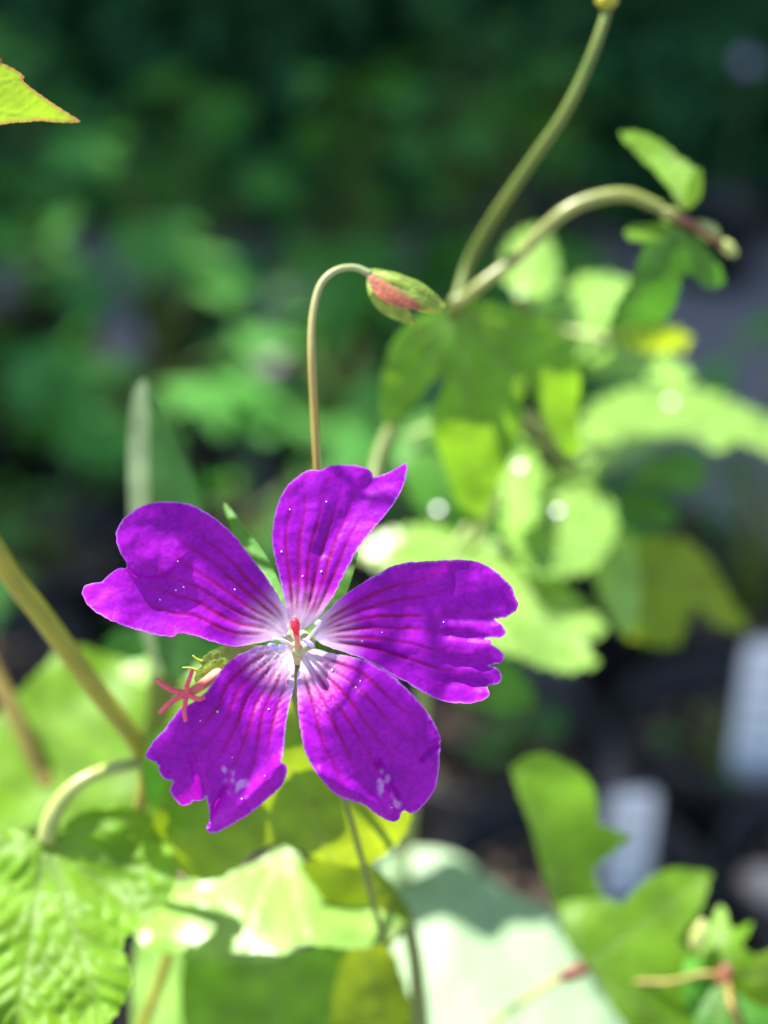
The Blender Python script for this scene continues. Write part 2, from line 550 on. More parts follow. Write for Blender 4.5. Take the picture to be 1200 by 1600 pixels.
def crown_sample(rnd):
    while True:
        u, v, w = rnd.uniform(-1, 1), rnd.uniform(-1, 1), rnd.uniform(-1, 1)
        if u * u + v * v + w * w < 1:
            p = Vector((-1.0 + 2.1 * u, 2.08 + 1.22 * v, 2.75 + 0.6 * w))
            if noise.noise(p * 1.7 + Vector((4, 0, 0))) > -0.125:
                return p, 1.0


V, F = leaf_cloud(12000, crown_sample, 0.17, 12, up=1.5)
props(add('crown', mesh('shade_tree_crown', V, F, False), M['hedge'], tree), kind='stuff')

# ------------------------------------------------------------------ pots and soil
def lathe(profile, sides=40):
    V, F = [], []
    for r, z in profile:
        for s in range(sides):
            a = 2 * math.pi * s / sides
            V.append((r * math.cos(a), r * math.sin(a), z))
    for i in range(len(profile) - 1):
        for s in range(sides):
            s2 = (s + 1) % sides
            F.append((i * sides + s, i * sides + s2, (i + 1) * sides + s2, (i + 1) * sides + s))
    F.append(tuple(reversed(range(sides))))
    return V, F


POT_H, POT_R = 0.118, 0.056
pv, pf = lathe([(0.040, 0.0), (0.0415, 0.002), (0.0505, 0.096), (0.0512, 0.0965), (0.0555, 0.0970), (POT_R, 0.099), (POT_R + .0012, 0.1165),
                (POT_R + .0007, POT_H), (POT_R - .0012, POT_H), (POT_R - .0018, 0.1165), (POT_R - .0035, 0.099), (0.0495, 0.094), (0.0485, 0.085)])
POT_ME = mesh('flower_pot', pv, pf)
POT_ME.materials.append(M['pot'])
sv, sf = [(0, 0, 0.1)], []
rings, sg = 12, 40
for i in range(1, rings + 1):
    for s in range(sg):
        a = 2 * math.pi * s / sg
        r = 0.0497 * i / rings
        x, y = r * math.cos(a), r * math.sin(a)
        z = 0.100 + 0.004 * noise.noise(Vector((x * 60, y * 60, 1))) + 0.002 * noise.noise(Vector((x * 200, y * 200, 1))) - 0.003 * (i / rings) ** 4
        sv.append((x, y, z))
for s in range(sg):
    sf.append((0, 1 + s, 1 + (s + 1) % sg))
for i in range(rings - 1):
    for s in range(sg):
        a = 1 + i * sg + s; b = 1 + i * sg + (s + 1) % sg
        sf.append((a, a + sg, b + sg, b))
SOIL_ME = mesh('potting_soil', sv, sf)
SOIL_ME.materials.append(M['soil'])
# coarse bark and grit lying in the soil
rnd = random.Random(77)
cv, cf = [], []
for k in range(130):
    a, r = rnd.uniform(0, 6.283), 0.046 * math.sqrt(rnd.random())
    c = Vector((r * math.cos(a), r * math.sin(a), 0.1015 + rnd.uniform(-.001, .0012)))
    sx, sy, sz = rnd.uniform(.0012, .004), rnd.uniform(.001, .0022), rnd.uniform(.0007, .0016)
    m3 = Matrix.Rotation(rnd.uniform(0, 6.28), 3, 'Z') @ Matrix.Rotation(rnd.uniform(-.5, .5), 3, 'X')
    b = len(cv)
    for dx, dy, dz in ((-1, -1, -1), (1, -.8, -1), (.8, 1, -1), (-1, .9, -1), (-.8, -.7, 1), (.7, -.8, 1), (.8, .6, 1), (-.7, .8, 1)):
        cv.append(c + m3 @ Vector((dx * sx, dy * sy, dz * sz)))
    for q in ((0, 3, 2, 1), (4, 5, 6, 7), (0, 1, 5, 4), (1, 2, 6, 5), (2, 3, 7, 6), (3, 0, 4, 7)):
        cf.append(tuple(b + i for i in q))
CHIP_ME = mesh('soil_chip', cv, cf, False)
CHIP_ME.materials.append(M['chip'])


POTS = []


def pot(x, y, label, group=None, rz=0.0, tilt=0.0, z=0.0):
    POTS.append((x, y))
    o = add('flower_pot', POT_ME)
    o.location = (x, y, z); o.rotation_euler = (tilt, 0, rz)
    props(o, label, 'pot', group)
    s = add('soil', SOIL_ME); s.parent = o
    c = add('soil_chips', CHIP_ME); c.parent = s; props(c, kind='stuff')
    return o


# ------------------------------------------------------------------ leaves traced from the photograph, each at its own depth
LEAFN = [0]


def leaf(parent, outline, d, gx=0.0, gy=0.0, base=None, tips=(), mat='leaf_fresh', spacing=9.0, cup=0.0, curl=0.0, ruffle=0.6, name='leaf',
         teeth=3.0, bumps=0.0, fold=0.0, seed=None, vw=3.0, smoothn=5, bumpscale=0.03):
    """outline in photo pixels, d in metres at base; gx, gy = depth change in mm per 100 px;
       cup = mm at the rim towards the camera, curl = mm per (100px)^2 along y, fold = V fold about base->first tip"""
    LEAFN[0] += 1
    sd_ = seed or LEAFN[0] * 7 + 3
    rnd = random.Random(sd_)
    poly = [Vector((p[0], p[1])) for p in catmull([(a, b, 0) for a, b in outline], smoothn, closed=True)]
    poly = resample(poly, spacing * 0.8)
    cen = sum(poly, Vector((0, 0))) / len(poly)
    if teeth:
        out = []
        ph = rnd.uniform(0, 6)
        acc = 0.0
        for i, p in enumerate(poly):
            q = poly[(i + 1) % len(poly)]
            t = (q - p)
            acc += t.length
            nn = Vector((t.y, -t.x)).normalized()
            if (p + nn - cen).length < (p - cen).length:
                nn = -nn
            saw = (acc / (spacing * 3.2) + ph) % 1.0
            out.append(p + nn * teeth * (saw - 0.5 + 0.4 * noise.noise(Vector((p.x * .02, p.y * .02, sd_)))))
        poly = out
    base = Vector(base if base is not None else outline[0])
    v2, f = fill(poly, spacing, sd_)
    tipv = [Vector(t) for t in tips]
    rmax = max((p - cen).length for p in poly)
    verts, vein, edge = [], [], []
    bpts = poly[::2]
    fa = (tipv[0] - base).normalized() if tipv else Vector((0, 1))
    fn = Vector((-fa.y, fa.x))
    for p in v2:
        dx, dy = (p.x - base.x) / 100, (p.y - base.y) / 100
        h = gx * dx + gy * dy + curl * dy * dy
        rr = (p - cen).length / rmax
        h -= cup * rr * rr
        h += fold * abs((p - base).dot(fn)) / 100
        h += ruffle * rr * 1.6 * noise.noise(Vector((p.x * .012, p.y * .012, sd_)))
        vv = 0.0
        dmin = 60.0
        for t in tipv:
            ds, tt = segdist(p, base, t)
            dmin = min(dmin, ds)
            w = vw * (1.0 - 0.7 * tt) + 0.8
            vv = max(vv, math.exp(-(ds / w) ** 2) * (1 - 0.5 * tt))
            # side veins
            ax = (t - base).normalized()
            s1 = (p - base).dot(ax); s2 = (p - base).dot(Vector((-ax.y, ax.x)))
            if tt < .97 and abs(s2) < 0.33 * (t - base).length and s1 > 12:
                k = (s1 - abs(s2) * 0.9 + 16 * noise.noise(Vector((p.x * .013, p.y * .013, sd_ + 9)))) / (vw * 9.0)
                fr = abs(k - round(k)) * vw * 9.0
                dmin = min(dmin, fr)
                vv = max(vv, 0.5 * math.exp(-(fr / (vw * .55)) ** 2) * (1 - abs(s2) / (0.33 * (t - base).length)))
        h += 0.25 * vv * d / 0.15
        if bumps:
            h -= bumps * (1.0 - math.exp(-(dmin / 13.0) ** 2)) * (1.0 + 0.7 * noise.noise(Vector((p.x * bumpscale, p.y * bumpscale, sd_))))
            h -= 0.22 * bumps * noise.noise(Vector((p.x * .06, p.y * .06, sd_ + 4)))
        verts.append(P(p.x, p.y, d + h * 0.001))
        vein.append(min(1.0, vv))
        e = min((p - q).length for q in bpts)
        edge.append(max(0.0, 1 - e / 7.0))
    me = mesh(name, verts, f, attrs={'vein': vein, 'edge': edge})
    return add(name, me, M[mat], parent)


def sub(o, parent):
    """make o a child (sub-part) of a mesh part whose own matrix is that of its root"""
    o.parent = parent
    o.matrix_parent_inverse = Matrix()
    o.location = (0, 0, 0)
    return o


def at_part(part_root):
    return part_root


# ================================================================== A: the flowering cranesbill
A_BASE = Vector((0.0, 0.112, 0.099))
pot(A_BASE.x, A_BASE.y, 'black pot holding the purple-flowered cranesbill', 'black nursery pots')
A = root('flowering_cranesbill', A_BASE, 'cranesbill with open purple five-petalled flower, nodding bud and star-shaped spent fruit', 'flowering plant')

C0 = Vector((465, 1006))
D0 = 0.1200
PETALS = [
    # left petal with a fold-over lobe
    dict(out=[(450, 985), (450, 957), (442, 944), (429, 922), (410, 893), (385, 861), (360, 830), (334, 808), (303, 790), (271, 784), (239, 785), (214, 795), (195, 809),
              (183, 827), (182, 846), (189, 865), (198, 885), (185, 888), (170, 898), (157, 909), (141, 911), (130, 918), (130, 934), (144, 952), (170, 968), (201, 980),
              (236, 990), (268, 995), (281, 989), (303, 993), (341, 1005), (369, 1010), (417, 1002), (443, 996)],
         tilt=0.6, curl=-0.2, cross=1.1, ruf=0.9, ph=1.0, veins=(-.62, -.36, -.12, .14, .4, .66)),
    # upper petal
    dict(out=[(455, 979), (446, 942), (437, 905), (429, 869), (425, 836), (429, 806), (437, 779), (451, 757), (470, 741), (486, 734), (501, 734), (514, 728), (532, 726),
              (554, 727), (572, 731), (581, 738), (584, 745), (598, 741), (616, 733), (632, 724), (636, 726), (633, 751), (622, 777), (605, 801), (583, 826), (561, 854),
              (547, 880), (534, 905), (523, 927), (506, 953), (490, 972), (470, 985)],
         tilt=-1.4, curl=-1.0, cross=0.6, ruf=0.6, ph=2.2, veins=(-.66, -.36, -.06, .2, .46, .72)),
    # right petal, toothed end
    dict(out=[(488, 985), (499, 968), (517, 949), (539, 929), (565, 911), (598, 892), (627, 880), (664, 877), (701, 875), (730, 875), (752, 880), (770, 889), (785, 902),
              (800, 918), (805, 934), (810, 944), (803, 957), (789, 965), (772, 967), (783, 975), (790, 988), (781, 996), (758, 997), (767, 1001), (769, 1008), (778, 1013),
              (788, 1024), (783, 1035), (764, 1040), (778, 1045), (784, 1057), (779, 1068), (762, 1072), (765, 1083), (759, 1092), (741, 1098), (719, 1099), (693, 1096),
              (664, 1083), (635, 1066), (605, 1050), (576, 1033), (547, 1022), (514, 1011), (496, 1002)],
         tilt=1.0, curl=-0.6, cross=1.1, ruf=0.9, ph=0.3, veins=(-.66, -.4, -.14, .1, .36, .62)),
    # lower right petal
    dict(out=[(478, 1020), (469, 1036), (464, 1060), (464, 1084), (466, 1113), (470, 1142), (476, 1173), (488, 1197), (505, 1221), (524, 1241), (544, 1250), (568, 1257),
              (585, 1270), (604, 1281), (617, 1284), (624, 1278), (630, 1267), (640, 1270), (650, 1269), (662, 1258), (674, 1243), (682, 1224), (686, 1202), (687, 1185),
              (689, 1156), (686, 1146), (679, 1130), (664, 1108), (643, 1084), (618, 1060), (594, 1045), (570, 1032), (544, 1025), (515, 1020), (493, 1014)],
         tilt=8.5, curl=-8.6, cross=0.3, ruf=0.8, ph=4.0, veins=(-.7, -.42, -.14, .12, .38, .64)),
    # lower left petal
    dict(out=[(443, 1010), (425, 1008), (403, 1010), (387, 1017), (363, 1029), (345, 1048), (331, 1069), (317, 1085), (298, 1099), (282, 1107), (268, 1125), (249, 1148), (235, 1164),
              (228, 1183), (244, 1192), (250, 1209), (258, 1218), (270, 1221), (265, 1234), (272, 1248), (284, 1258), (298, 1256), (303, 1252), (317, 1251), (322, 1245),
              (326, 1265), (327, 1281), (322, 1293), (331, 1302), (345, 1298), (363, 1288), (387, 1274), (410, 1255), (429, 1239), (442, 1225), (448, 1209), (448, 1197),
              (440, 1190), (444, 1162), (447, 1132), (452, 1101), (458, 1078), (460, 1050), (459, 1034), (456, 1020)],
         tilt=8.0, curl=-8.4, cross=0.3, ruf=0.9, ph=5.1, veins=(-.7, -.45, -.2, .06, .32, .6)),
]
PAX = [(182, 900), (535, 730), (805, 985), (640, 1275), (320, 1290)]
SHEEN_SPOTS = [(368, 1222, 26), (352, 1206, 14), (605, 1232, 22), (618, 1255, 14), (382, 1240, 10), (600, 1215, 18)]  # whitish sheen painted into the colour of the two lower petals
BRIGHT = [[(278, 877, 3), (287, 917, 4), (275, 922, 3.4), (250, 937, 4), (242, 930, 2.4), (300, 912, 2), (222, 940, 2), (232, 926, 1.6), (262, 941, 1.6), (367, 921, 4), (320, 884, 2), (391, 903, 2)],
          [(453, 796, 3), (470, 806, 2.6), (464, 802, 2), (510, 784, 3), (520, 777, 2.6), (436, 820, 2.4), (440, 862, 4.2), (473, 900, 4.2), (502, 893, 4.2), (448, 838, 1.8), (516, 790, 2), (478, 884, 2.5)],
          [(693, 972, 3.6), (597, 988, 3), (620, 992, 2.4), (640, 1006, 2), (566, 1002, 3.5), (730, 1006, 2), (690, 1080, 2.6), (655, 1010, 1.6)],
          [(543, 1092, 2.6), (518, 1144, 2.4), (612, 1262, 3.2), (519, 1047, 5.0), (563, 1064, 5.0), (556, 1074, 3), (640, 1165, 2), (611, 1222, 2.2), (683, 1203, 2.4), (505, 1082, 2), (588, 1150, 1.8)],
          [(378, 1248, 5.0), (313, 1126, 3), (363, 1183, 3), (420, 1108, 4), (388, 1202, 2.4), (414, 1212, 3.2), (350, 1050, 2.2), (405, 1094, 2.6), (340, 1112, 4), (404, 1170, 2), (326, 1160, 2)]]

rec_pts = [P(466, 1012, 0.1206), P(465, 1011, 0.1225), P(465, 1014, 0.1262), P(466, 1018, 0.1285)]
flower = tube('flower', rec_pts, [0.0006, 0.0017, 0.0015, 0.0007], M['receptacle'], A, 14, 6)


ARCH = [0.0]
for k_ in range(100):
    t_ = sstep(.28, .62, k_ / 100)
    up_ = sstep(.90, 1.0, k_ / 100)
    ARCH.append(ARCH[-1] + (0.60 * (1 - t_) - 0.26 * t_ + 0.25 * up_) / 100)


def petal_height(i, s, u, p, pd):
    if i >= 3:
        h = 17.6 * ARCH[min(100, int(s * 100))] * pd['tilt'] / 8.0
    else:
        h = pd['tilt'] * s + pd['curl'] * s * s
    h += pd['cross'] * u * u * s
    # soft pleats between the veins and fine crinkles
    h += 0.10 * math.cos(u * 11.0 + i) * sstep(0.1, 0.35, s) * (1 - 0.6 * s)
    h += 0.055 * noise.noise(Vector((p.x * .075, p.y * .075, i * 3.0 + 7)))
    h += pd['ruf'] * (s ** 2.2) * (math.sin(u * 5.0 + pd['ph']) * 0.7 + 1.3 * noise.noise(Vector((p.x * .011, p.y * .011, i * 9.1))))
    h += 0.22 * noise.noise(Vector((p.x * .035, p.y * .035, i * 5.0 + 2))) * s
    return h


PETAL_POS = []
for i, pd in enumerate(PETALS):
    poly = [Vector((p[0], p[1])) for p in catmull([(a, b, 0) for a, b in pd['out']], 5, closed=True)]
    poly = resample(poly, 2.6)
    # hairline irregular rim
    poly = [p + Vector((noise.noise(Vector((p.x * .13, p.y * .13, i))), noise.noise(Vector((p.x * .13, p.y * .13, i + 20))))) * 1.5 for p in poly]
    ax = (Vector(PAX[i]) - C0)
    Lm = max((p - C0).length for p in poly)
    a0 = math.atan2(ax.y, ax.x)

    def ang(p):
        a = math.atan2(p.y - C0.y, p.x - C0.x) - a0
        return (a + math.pi) % (2 * math.pi) - math.pi
    NB = 60
    lo = [9.0] * NB; hi = [-9.0] * NB
    for k in range(len(poly)):
        for q in range(5):
            p = poly[k].lerp(poly[(k + 1) % len(poly)], q / 5)
            b = min(NB - 1, int((p - C0).length / Lm * NB))
            lo[b] = min(lo[b], ang(p)); hi[b] = max(hi[b], ang(p))
    # keep the angular span from shrinking at the tip, fill gaps
    for b in range(NB):
        if lo[b] > 8:
            lo[b] = lo[b - 1] if b else -0.6
            hi[b] = hi[b - 1] if b else 0.6
    cut = int(NB * 0.62)
    for b in range(cut, NB):
        lo[b] = lo[cut - 1]; hi[b] = hi[cut - 1]
    for _ in range(6):
        lo = [(lo[max(0, b - 1)] + lo[b] + lo[min(NB - 1, b + 1)]) / 3 for b in range(NB)]
        hi = [(hi[max(0, b - 1)] + hi[b] + hi[min(NB - 1, b + 1)]) / 3 for b in range(NB)]
    v2, f = fill(poly, 2.9, 40 + i)
    verts, vein, pale, painted_sheen, edge = [], [], [], [], []
    bp = poly
    grid = {}
    for q in bp:
        grid.setdefault((int(q.x // 8), int(q.y // 8)), []).append(q)

    def su(p):
        s = min(1.0, (p - C0).length / Lm)
        b = min(NB - 1, int(s * NB))
        a = ang(p)
        u = (a - (lo[b] + hi[b]) / 2) / max(.05, (hi[b] - lo[b]) / 2)
        return s, max(-1.3, min(1.3, u))

    def height(p):
        s, u = su(p)
        h = petal_height(i, s, u, p, pd)
        if i == 0:
            # upper lobe folded forward over the lower one
            fold = [Vector(q) for q in ((196, 884), (208, 896), (233, 902), (258, 899), (271, 890), (281, 877), (300, 862))]
            best, sign = 1e9, 0
            for k in range(len(fold) - 1):
                ds, tt = segdist(p, fold[k], fold[k + 1])
                if ds < best:
                    best = ds
                    ab = fold[k + 1] - fold[k]
                    sign = ab.x * (p.y - fold[k].y) - ab.y * (p.x - fold[k].x)
            sd1 = best * (-1 if sign > 0 else 1)      # >0 above the fold
            fade = sstep(330, 255, p.x)
            h += fade * 0.7 * sstep(-3.0, 3.0, sd1) * (1.0 - 0.75 * sstep(4, 70, sd1))
        if i == 4:
            # turned-down hem of the lower left petal
            a, b = Vector((330, 1300)), Vector((446, 1190))
            t = (p - a).dot((b - a).normalized()); w = segdist(p, a, b)[0]
            side = (b - a).x * (p.y - a.y) - (b - a).y * (p.x - a.x)
            h += 0.9 * math.exp(-(w / 16.0) ** 2) * sstep(0, 40, t)
            # crease
            h -= 0.7 * math.exp(-(segdist(p, Vector((352, 1232)), Vector((326, 1290)))[0] / 5.0) ** 2)
            h -= 0.5 * math.exp(-(segdist(p, Vector((300, 1180)), Vector((318, 1250)))[0] / 7.0) ** 2)
        if i == 3:
            h -= 0.7 * math.exp(-(segdist(p, Vector((590, 1190)), Vector((629, 1268)))[0] / 6.0) ** 2)
            h -= 0.5 * math.exp(-(segdist(p, Vector((660, 1185)), Vector((689, 1160)))[0] / 5.0) ** 2)
            h += 0.7 * math.exp(-(segdist(p, Vector((500, 1208)), Vector((600, 1266)))[0] / 11.0) ** 2)
        if i == 2:
            for (ax_, ay_, bx_, by_) in ((700, 962, 775, 968), (700, 990, 760, 998), (690, 1030, 765, 1040), (690, 1062, 764, 1072)):
                h -= 0.4 * math.exp(-(segdist(p, Vector((ax_, ay_)), Vector((bx_, by_)))[0] / 7.5) ** 2)
        if i == 1:
            h -= 0.45 * math.exp(-(segdist(p, Vector((505, 860)), Vector((588, 742)))[0] / 15.0) ** 2)
        return h

    for p in v2:
        s, u = su(p)
        # veins
        vv = 0.0
        for k, u0 in enumerate(pd['veins']):
            wob = 0.05 * noise.noise(Vector((s * 5, k * 3.7, i * 2.0)))
            for br, (so, sl) in enumerate(((0.0, 0.0), (0.46 + .05 * (k % 3), 0.22), (0.52 + .04 * (k % 2), -0.20), (0.70, 0.42), (0.74, -0.4))):
                if s < so:
                    continue
                uu = u0 + wob + sl * (s - so)
                half = (hi[min(NB - 1, int(s * NB))] - lo[min(NB - 1, int(s * NB))]) / 2
                dist = abs(u - uu) * half * s * Lm
                w = (3.3 if br == 0 else 1.8) * (1.0 - 0.45 * s)
                st = (1.0 if br == 0 else 0.5) * sstep(0.10, 0.22, s) * (1.0 - 0.95 * sstep(0.40, 0.85, s))
                st *= 0.9 + 0.5 * noise.noise(Vector((p.x * .02, p.y * .02, k * 2.0 + br)))
                vv = max(vv, st * math.exp(-(dist / w) ** 2))
        h = height(p) - 0.10 * vv
        verts.append(P(p.x, p.y, D0 + 0.0006 - h * 0.001))
        vein.append(max(0.0, min(0.95, vv)))
        streak = 0.5 + 0.5 * math.sin(u * 9 + i) * 0.5 + 0.35 * noise.noise(Vector((u * 6, s * 2, i)))
        pl = sstep(0.32, 0.07, s) * (0.45 + 0.6 * streak)
        pale.append(max(0.0, min(0.97, pl)))
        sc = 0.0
        for (sx, sy, sr) in SHEEN_SPOTS:
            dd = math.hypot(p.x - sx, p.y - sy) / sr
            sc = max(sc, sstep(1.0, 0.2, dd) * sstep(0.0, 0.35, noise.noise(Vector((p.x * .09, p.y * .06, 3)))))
        painted_sheen.append(min(0.6, sc * 0.75))
        e = 99.0
        cx, cy = int(p.x // 8), int(p.y // 8)
        for ox in (-1, 0, 1):
            for oy in (-1, 0, 1):
                for q in grid.get((cx + ox, cy + oy), ()):
                    e = min(e, (p - q).length)
        edge.append((0.42 + 0.45 * noise.noise(Vector((p.x * .03, p.y * .03, i + 5)))) * max(0.0, 1 - e / 2.4))  # rim colour lightened to stand for light through the petal edge
    pm = mesh('petal', verts, f, attrs={'vein': vein, 'pale': pale, 'painted_sheen': painted_sheen, 'edge': edge})
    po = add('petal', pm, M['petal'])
    po.parent = flower; po.matrix_parent_inverse = Matrix()
    # pollen and dust grains stuck to the petal
    gv_, gf_ = [], []
    rnd = random.Random(60 + i)
    grains = [(x, y, r * random.Random(int(x * 7 + y))  .uniform(.18, .42)) for x, y, r in BRIGHT[i] if r > 2.9]
    for _ in range(0):
        q = random.Random(i * 100 + _)
        p = v2[q.randrange(len(v2))]
        grains.append((p.x, p.y, q.uniform(0.4, 0.9)))
    for x, y, r in grains:
        q = Vector((x, y))
        c = P(x, y, D0 + 0.0006 - height(q) * 0.001)
        rr = r * D0 / FPX
        c = c - FWD * rr * 0.5
        b = len(gv_)
        bm = bmesh.new()
        bmesh.ops.create_icosphere(bm, subdivisions=2, radius=rr)
        for vtx in bm.verts:
            kk = 1 + 0.35 * noise.noise(vtx.co / rr * 1.5 + Vector((x, y, 0)))
            gv_.append(c + vtx.co * kk)
        for fc in bm.faces:
            gf_.append(tuple(b + w.index for w in fc.verts))
        bm.free()
    go = add('pollen', mesh('pollen', gv_, gf_), M['pollen'])
    go.parent = flower; go.matrix_parent_inverse = Matrix()
    props(go, kind='stuff')


def fpart(o, parent=flower):
    o.parent = parent
    o.matrix_parent_inverse = Matrix()
    return o


# style column with red stigma
tube_o = ptube('style', [(466, 1012, 0.1200), (465, 1004, 0.1186), (464, 996, 0.1178), (463, 988, 0.1172), (461, 976, 0.1167), (461, 967, 0.1165)],
               [6, 5, 4.6, 5.4, 8.0, 4.5], M['stigma'], A, 12, 6)
fpart(tube_o)
# filaments and anthers
for (a, b, c, r) in (((458, 1010), (440, 1000), (426, 997), 3.4), ((472, 1008), (488, 990), (500, 973), 3.4), ((455, 1014), (445, 1010), (436, 1009), 3.2),
                     ((474, 1010), (482, 1006), (488, 1006), 3.2), ((462, 1000), (455, 990), (450, 976), 2.4)):
    fpart(ptube('filament', [(a[0], a[1], .1196), (b[0], b[1], .1184), (c[0], c[1], .1180)], [r, r * .8, r * .5], M['filament'], A, 8, 6))


def blob(name, c, axis, l, w, mat, parent, seed=0):
    """irregular elongated body"""
    bm = bmesh.new()
    bmesh.ops.create_icosphere(bm, subdivisions=3, radius=1.0)
    ax_ = Vector(axis).normalized()
    q = Vector((0, 0, 1)).rotation_difference(ax_)
    V_, F_ = [], []
    for v in bm.verts:
        n_ = 1 + 0.16 * noise.noise(v.co * 1.4 + Vector((seed, 0, 0)))
        k = v.co * n_
        grv = 1 - 0.22 * math.exp(-(k.x / 0.22) ** 2) * (1 if k.y < 0 else 0.3)
        V_.append(Vector(c) + q @ Vector((k.x * w * grv, k.y * w * grv, k.z * l)))
    F_ = [tuple(w_.index for w_ in f_.verts) for f_ in bm.faces]
    bm.free()
    return add(name, mesh(name, V_, F_), mat, parent)


for k, (x, y, dx, dy, l) in enumerate(((426, 1009, 1, .25, 7.5), (440, 1011, 1, -.3, 6.5), (482, 1004, 1, .65, 11), (497, 973, 1, -.8, 6))):
    pxs = D0 / FPX
    fpart(blob('anther', P(x, y, .1177), RIGHT * dx - UP * dy, l * pxs, 4.2 * pxs, M['anther'] if k != 3 else M['filament'], A, k))

# sepals behind the petals
for (tip, wid, dt) in (((350, 786), 20, .1350), ((560, 862), 22, .1260), ((640, 1060), 20, .126), ((520, 1140), 18, .126), ((330, 1020), 18, .1275)):
    t = Vector(tip); ax = (t - C0).normalized(); nn = Vector((-ax.y, ax.x)); ln = (t - C0).length
    o2 = [C0 + nn * 6, C0 + ax * ln * .25 + nn * wid * .8, C0 + ax * ln * .55 + nn * wid, C0 + ax * ln * .85 + nn * wid * .45, t,
          C0 + ax * ln * .85 - nn * wid * .45, C0 + ax * ln * .55 - nn * wid, C0 + ax * ln * .25 - nn * wid * .8, C0 - nn * 6]
    if tip == (330, 1020):
        continue
    sp = leaf(A, [(q.x, q.y) for q in o2], .1235, base=(C0.x, C0.y), tips=[(t.x, t.y)], mat='leaf_mid', spacing=6, name='sepal', teeth=0, vw=2.0,
              gx=(dt - .1235) * 1000 / ((t.x - C0.x) / 100) if abs(t.x - C0.x) > abs(t.y - C0.y) else 0,
              gy=(dt - .1235) * 1000 / ((t.y - C0.y) / 100) if abs(t.x - C0.x) <= abs(t.y - C0.y) else 0)
    fpart(sp)

# flower stalk down to the pot
ptube('flower_stalk', [(466, 1018, .1285), (463, 1060, .1295), (468, 1110, .131), (500, 1180, .134), (536, 1244, .137), (566, 1345, .146), (600, 1470, .156), (648, 1600, .167)],
      [6, 5, 4.5, 4.5, 4.5, 5, 5, 5.5], M['stem_green'], A, tail=[(A_BASE + Vector((.004, .0, .10)), .0008), (A_BASE + Vector((0, 0, 0)), .0011)])
# nodding bud
bud_stalk = ptube('bud_stalk', [(579, 428, .1313), (552, 418, .1310), (522, 424, .1306), (499, 449, .1303), (488, 500, .130), (487, 560, .130), (491, 640, .131), (496, 735, .132), (506, 860, .134), (522, 1000, .136), (534, 1140, .137), (536, 1246, .138)],
                  [6.0, 5.4, 5.4, 5.8, 6, 6.4, 6.4, 6.2, 6, 6, 6, 5], M['stem_bud'], A)
pxs = .132 / FPX
bud = blob('bud', P(636, 456, .132), RIGHT * 1.0 - UP * 0.47, 62 * pxs, 22 * pxs, M['sepal'], A, 5)
for k, (o2, mt, dd, cp) in enumerate((
        ([(572, 424), (590, 420), (620, 428), (660, 442), (697, 478), (672, 482), (630, 474), (600, 462), (580, 446)], 'sepal', .1306, -1.0),
        ([(573, 424), (592, 432), (612, 444), (640, 462), (672, 480), (648, 484), (612, 476), (584, 456)], 'sepal_red', .1302, -.8),
        ([(574, 436), (590, 452), (616, 468), (640, 486), (646, 508), (626, 503), (598, 490), (578, 466)], 'sepal', .1318, -.8))):
    so = leaf(A, o2, dd, base=o2[0], tips=[o2[4]], mat=mt, spacing=5, name='sepal', teeth=0, cup=cp, vw=2.0, ruffle=.3)
    fpart(so, bud)
bristle = ptube('bud_bristle', [(640, 496, .1318), (652, 510, .132), (658, 520, .1322)], [2.4, 1.6, .8], M['stem_yellow'], A, 6, 4)
fpart(bristle, bud)

# spent flower: beak with five spread stigma arms and pale sepals
pxs = .1185 / FPX
fruit = ptube('spent_fruit', [(366, 1030, .1222), (346, 1047, .1208), (324, 1064, .1180), (304, 1078, .1158), (292, 1084, .1152)], [8, 9, 8.5, 7, 5], M['beak'], A, 12, 6)
for pts in ([(292, 1083), (272, 1079), (256, 1071), (245, 1062)], [(291, 1084), (274, 1092), (261, 1102), (249, 1114)], [(293, 1083), (292, 1072), (296, 1060), (300, 1046)],
            [(291, 1085), (289, 1100), (288, 1112), (290, 1127)], [(294, 1085), (303, 1090), (312, 1092), (320, 1089)]):
    dep = [.1151, .1149, .1148, .1150]
    fpart(ptube('stigma_arm', [(x, y, dd) for (x, y), dd in zip(pts, dep)], [4.6, 4.2, 3.8, 3.2], M['style_pink'], A, 8, 6), fruit)
for k, (o2, dd, gx_) in enumerate((
        ([(398, 1010), (372, 1006), (345, 1010), (322, 1022), (312, 1036), (330, 1040), (356, 1034), (384, 1022)], .1212, 2.0),
        ([(380, 1022), (350, 1034), (322, 1038), (306, 1050), (305, 1066), (316, 1072), (336, 1058), (362, 1042)], .1206, 2.0),
        ([(372, 1018), (352, 1014), (332, 1018), (318, 1030), (316, 1046), (332, 1052), (352, 1046), (370, 1032)], .1222, 1.0))):
    so = leaf(A, o2, dd, gx=gx_, base=o2[0], tips=[o2[4]], mat='sepal', spacing=4.5, name='sepal', teeth=0, cup=-.5, vw=1.6, ruffle=.4)
    fpart(so, fruit)
for pts in ([(318, 1034), (308, 1030), (301, 1024)], [(310, 1048), (298, 1044), (285, 1043)]):
    fpart(ptube('sepal_bristle', [(x, y, .1200) for x, y in pts], [3, 2.2, 1.3], M['stem_yellow'], A, 6, 4), fruit)
ptube('fruit_stalk', [(360, 1030, .1222), (386, 1014, .1236), (420, 1020, .1275), (450, 1060, .131), (480, 1150, .1345), (534, 1240, .1375)], [8, 6, 6, 6, 6, 6], M['stem_green'], A)

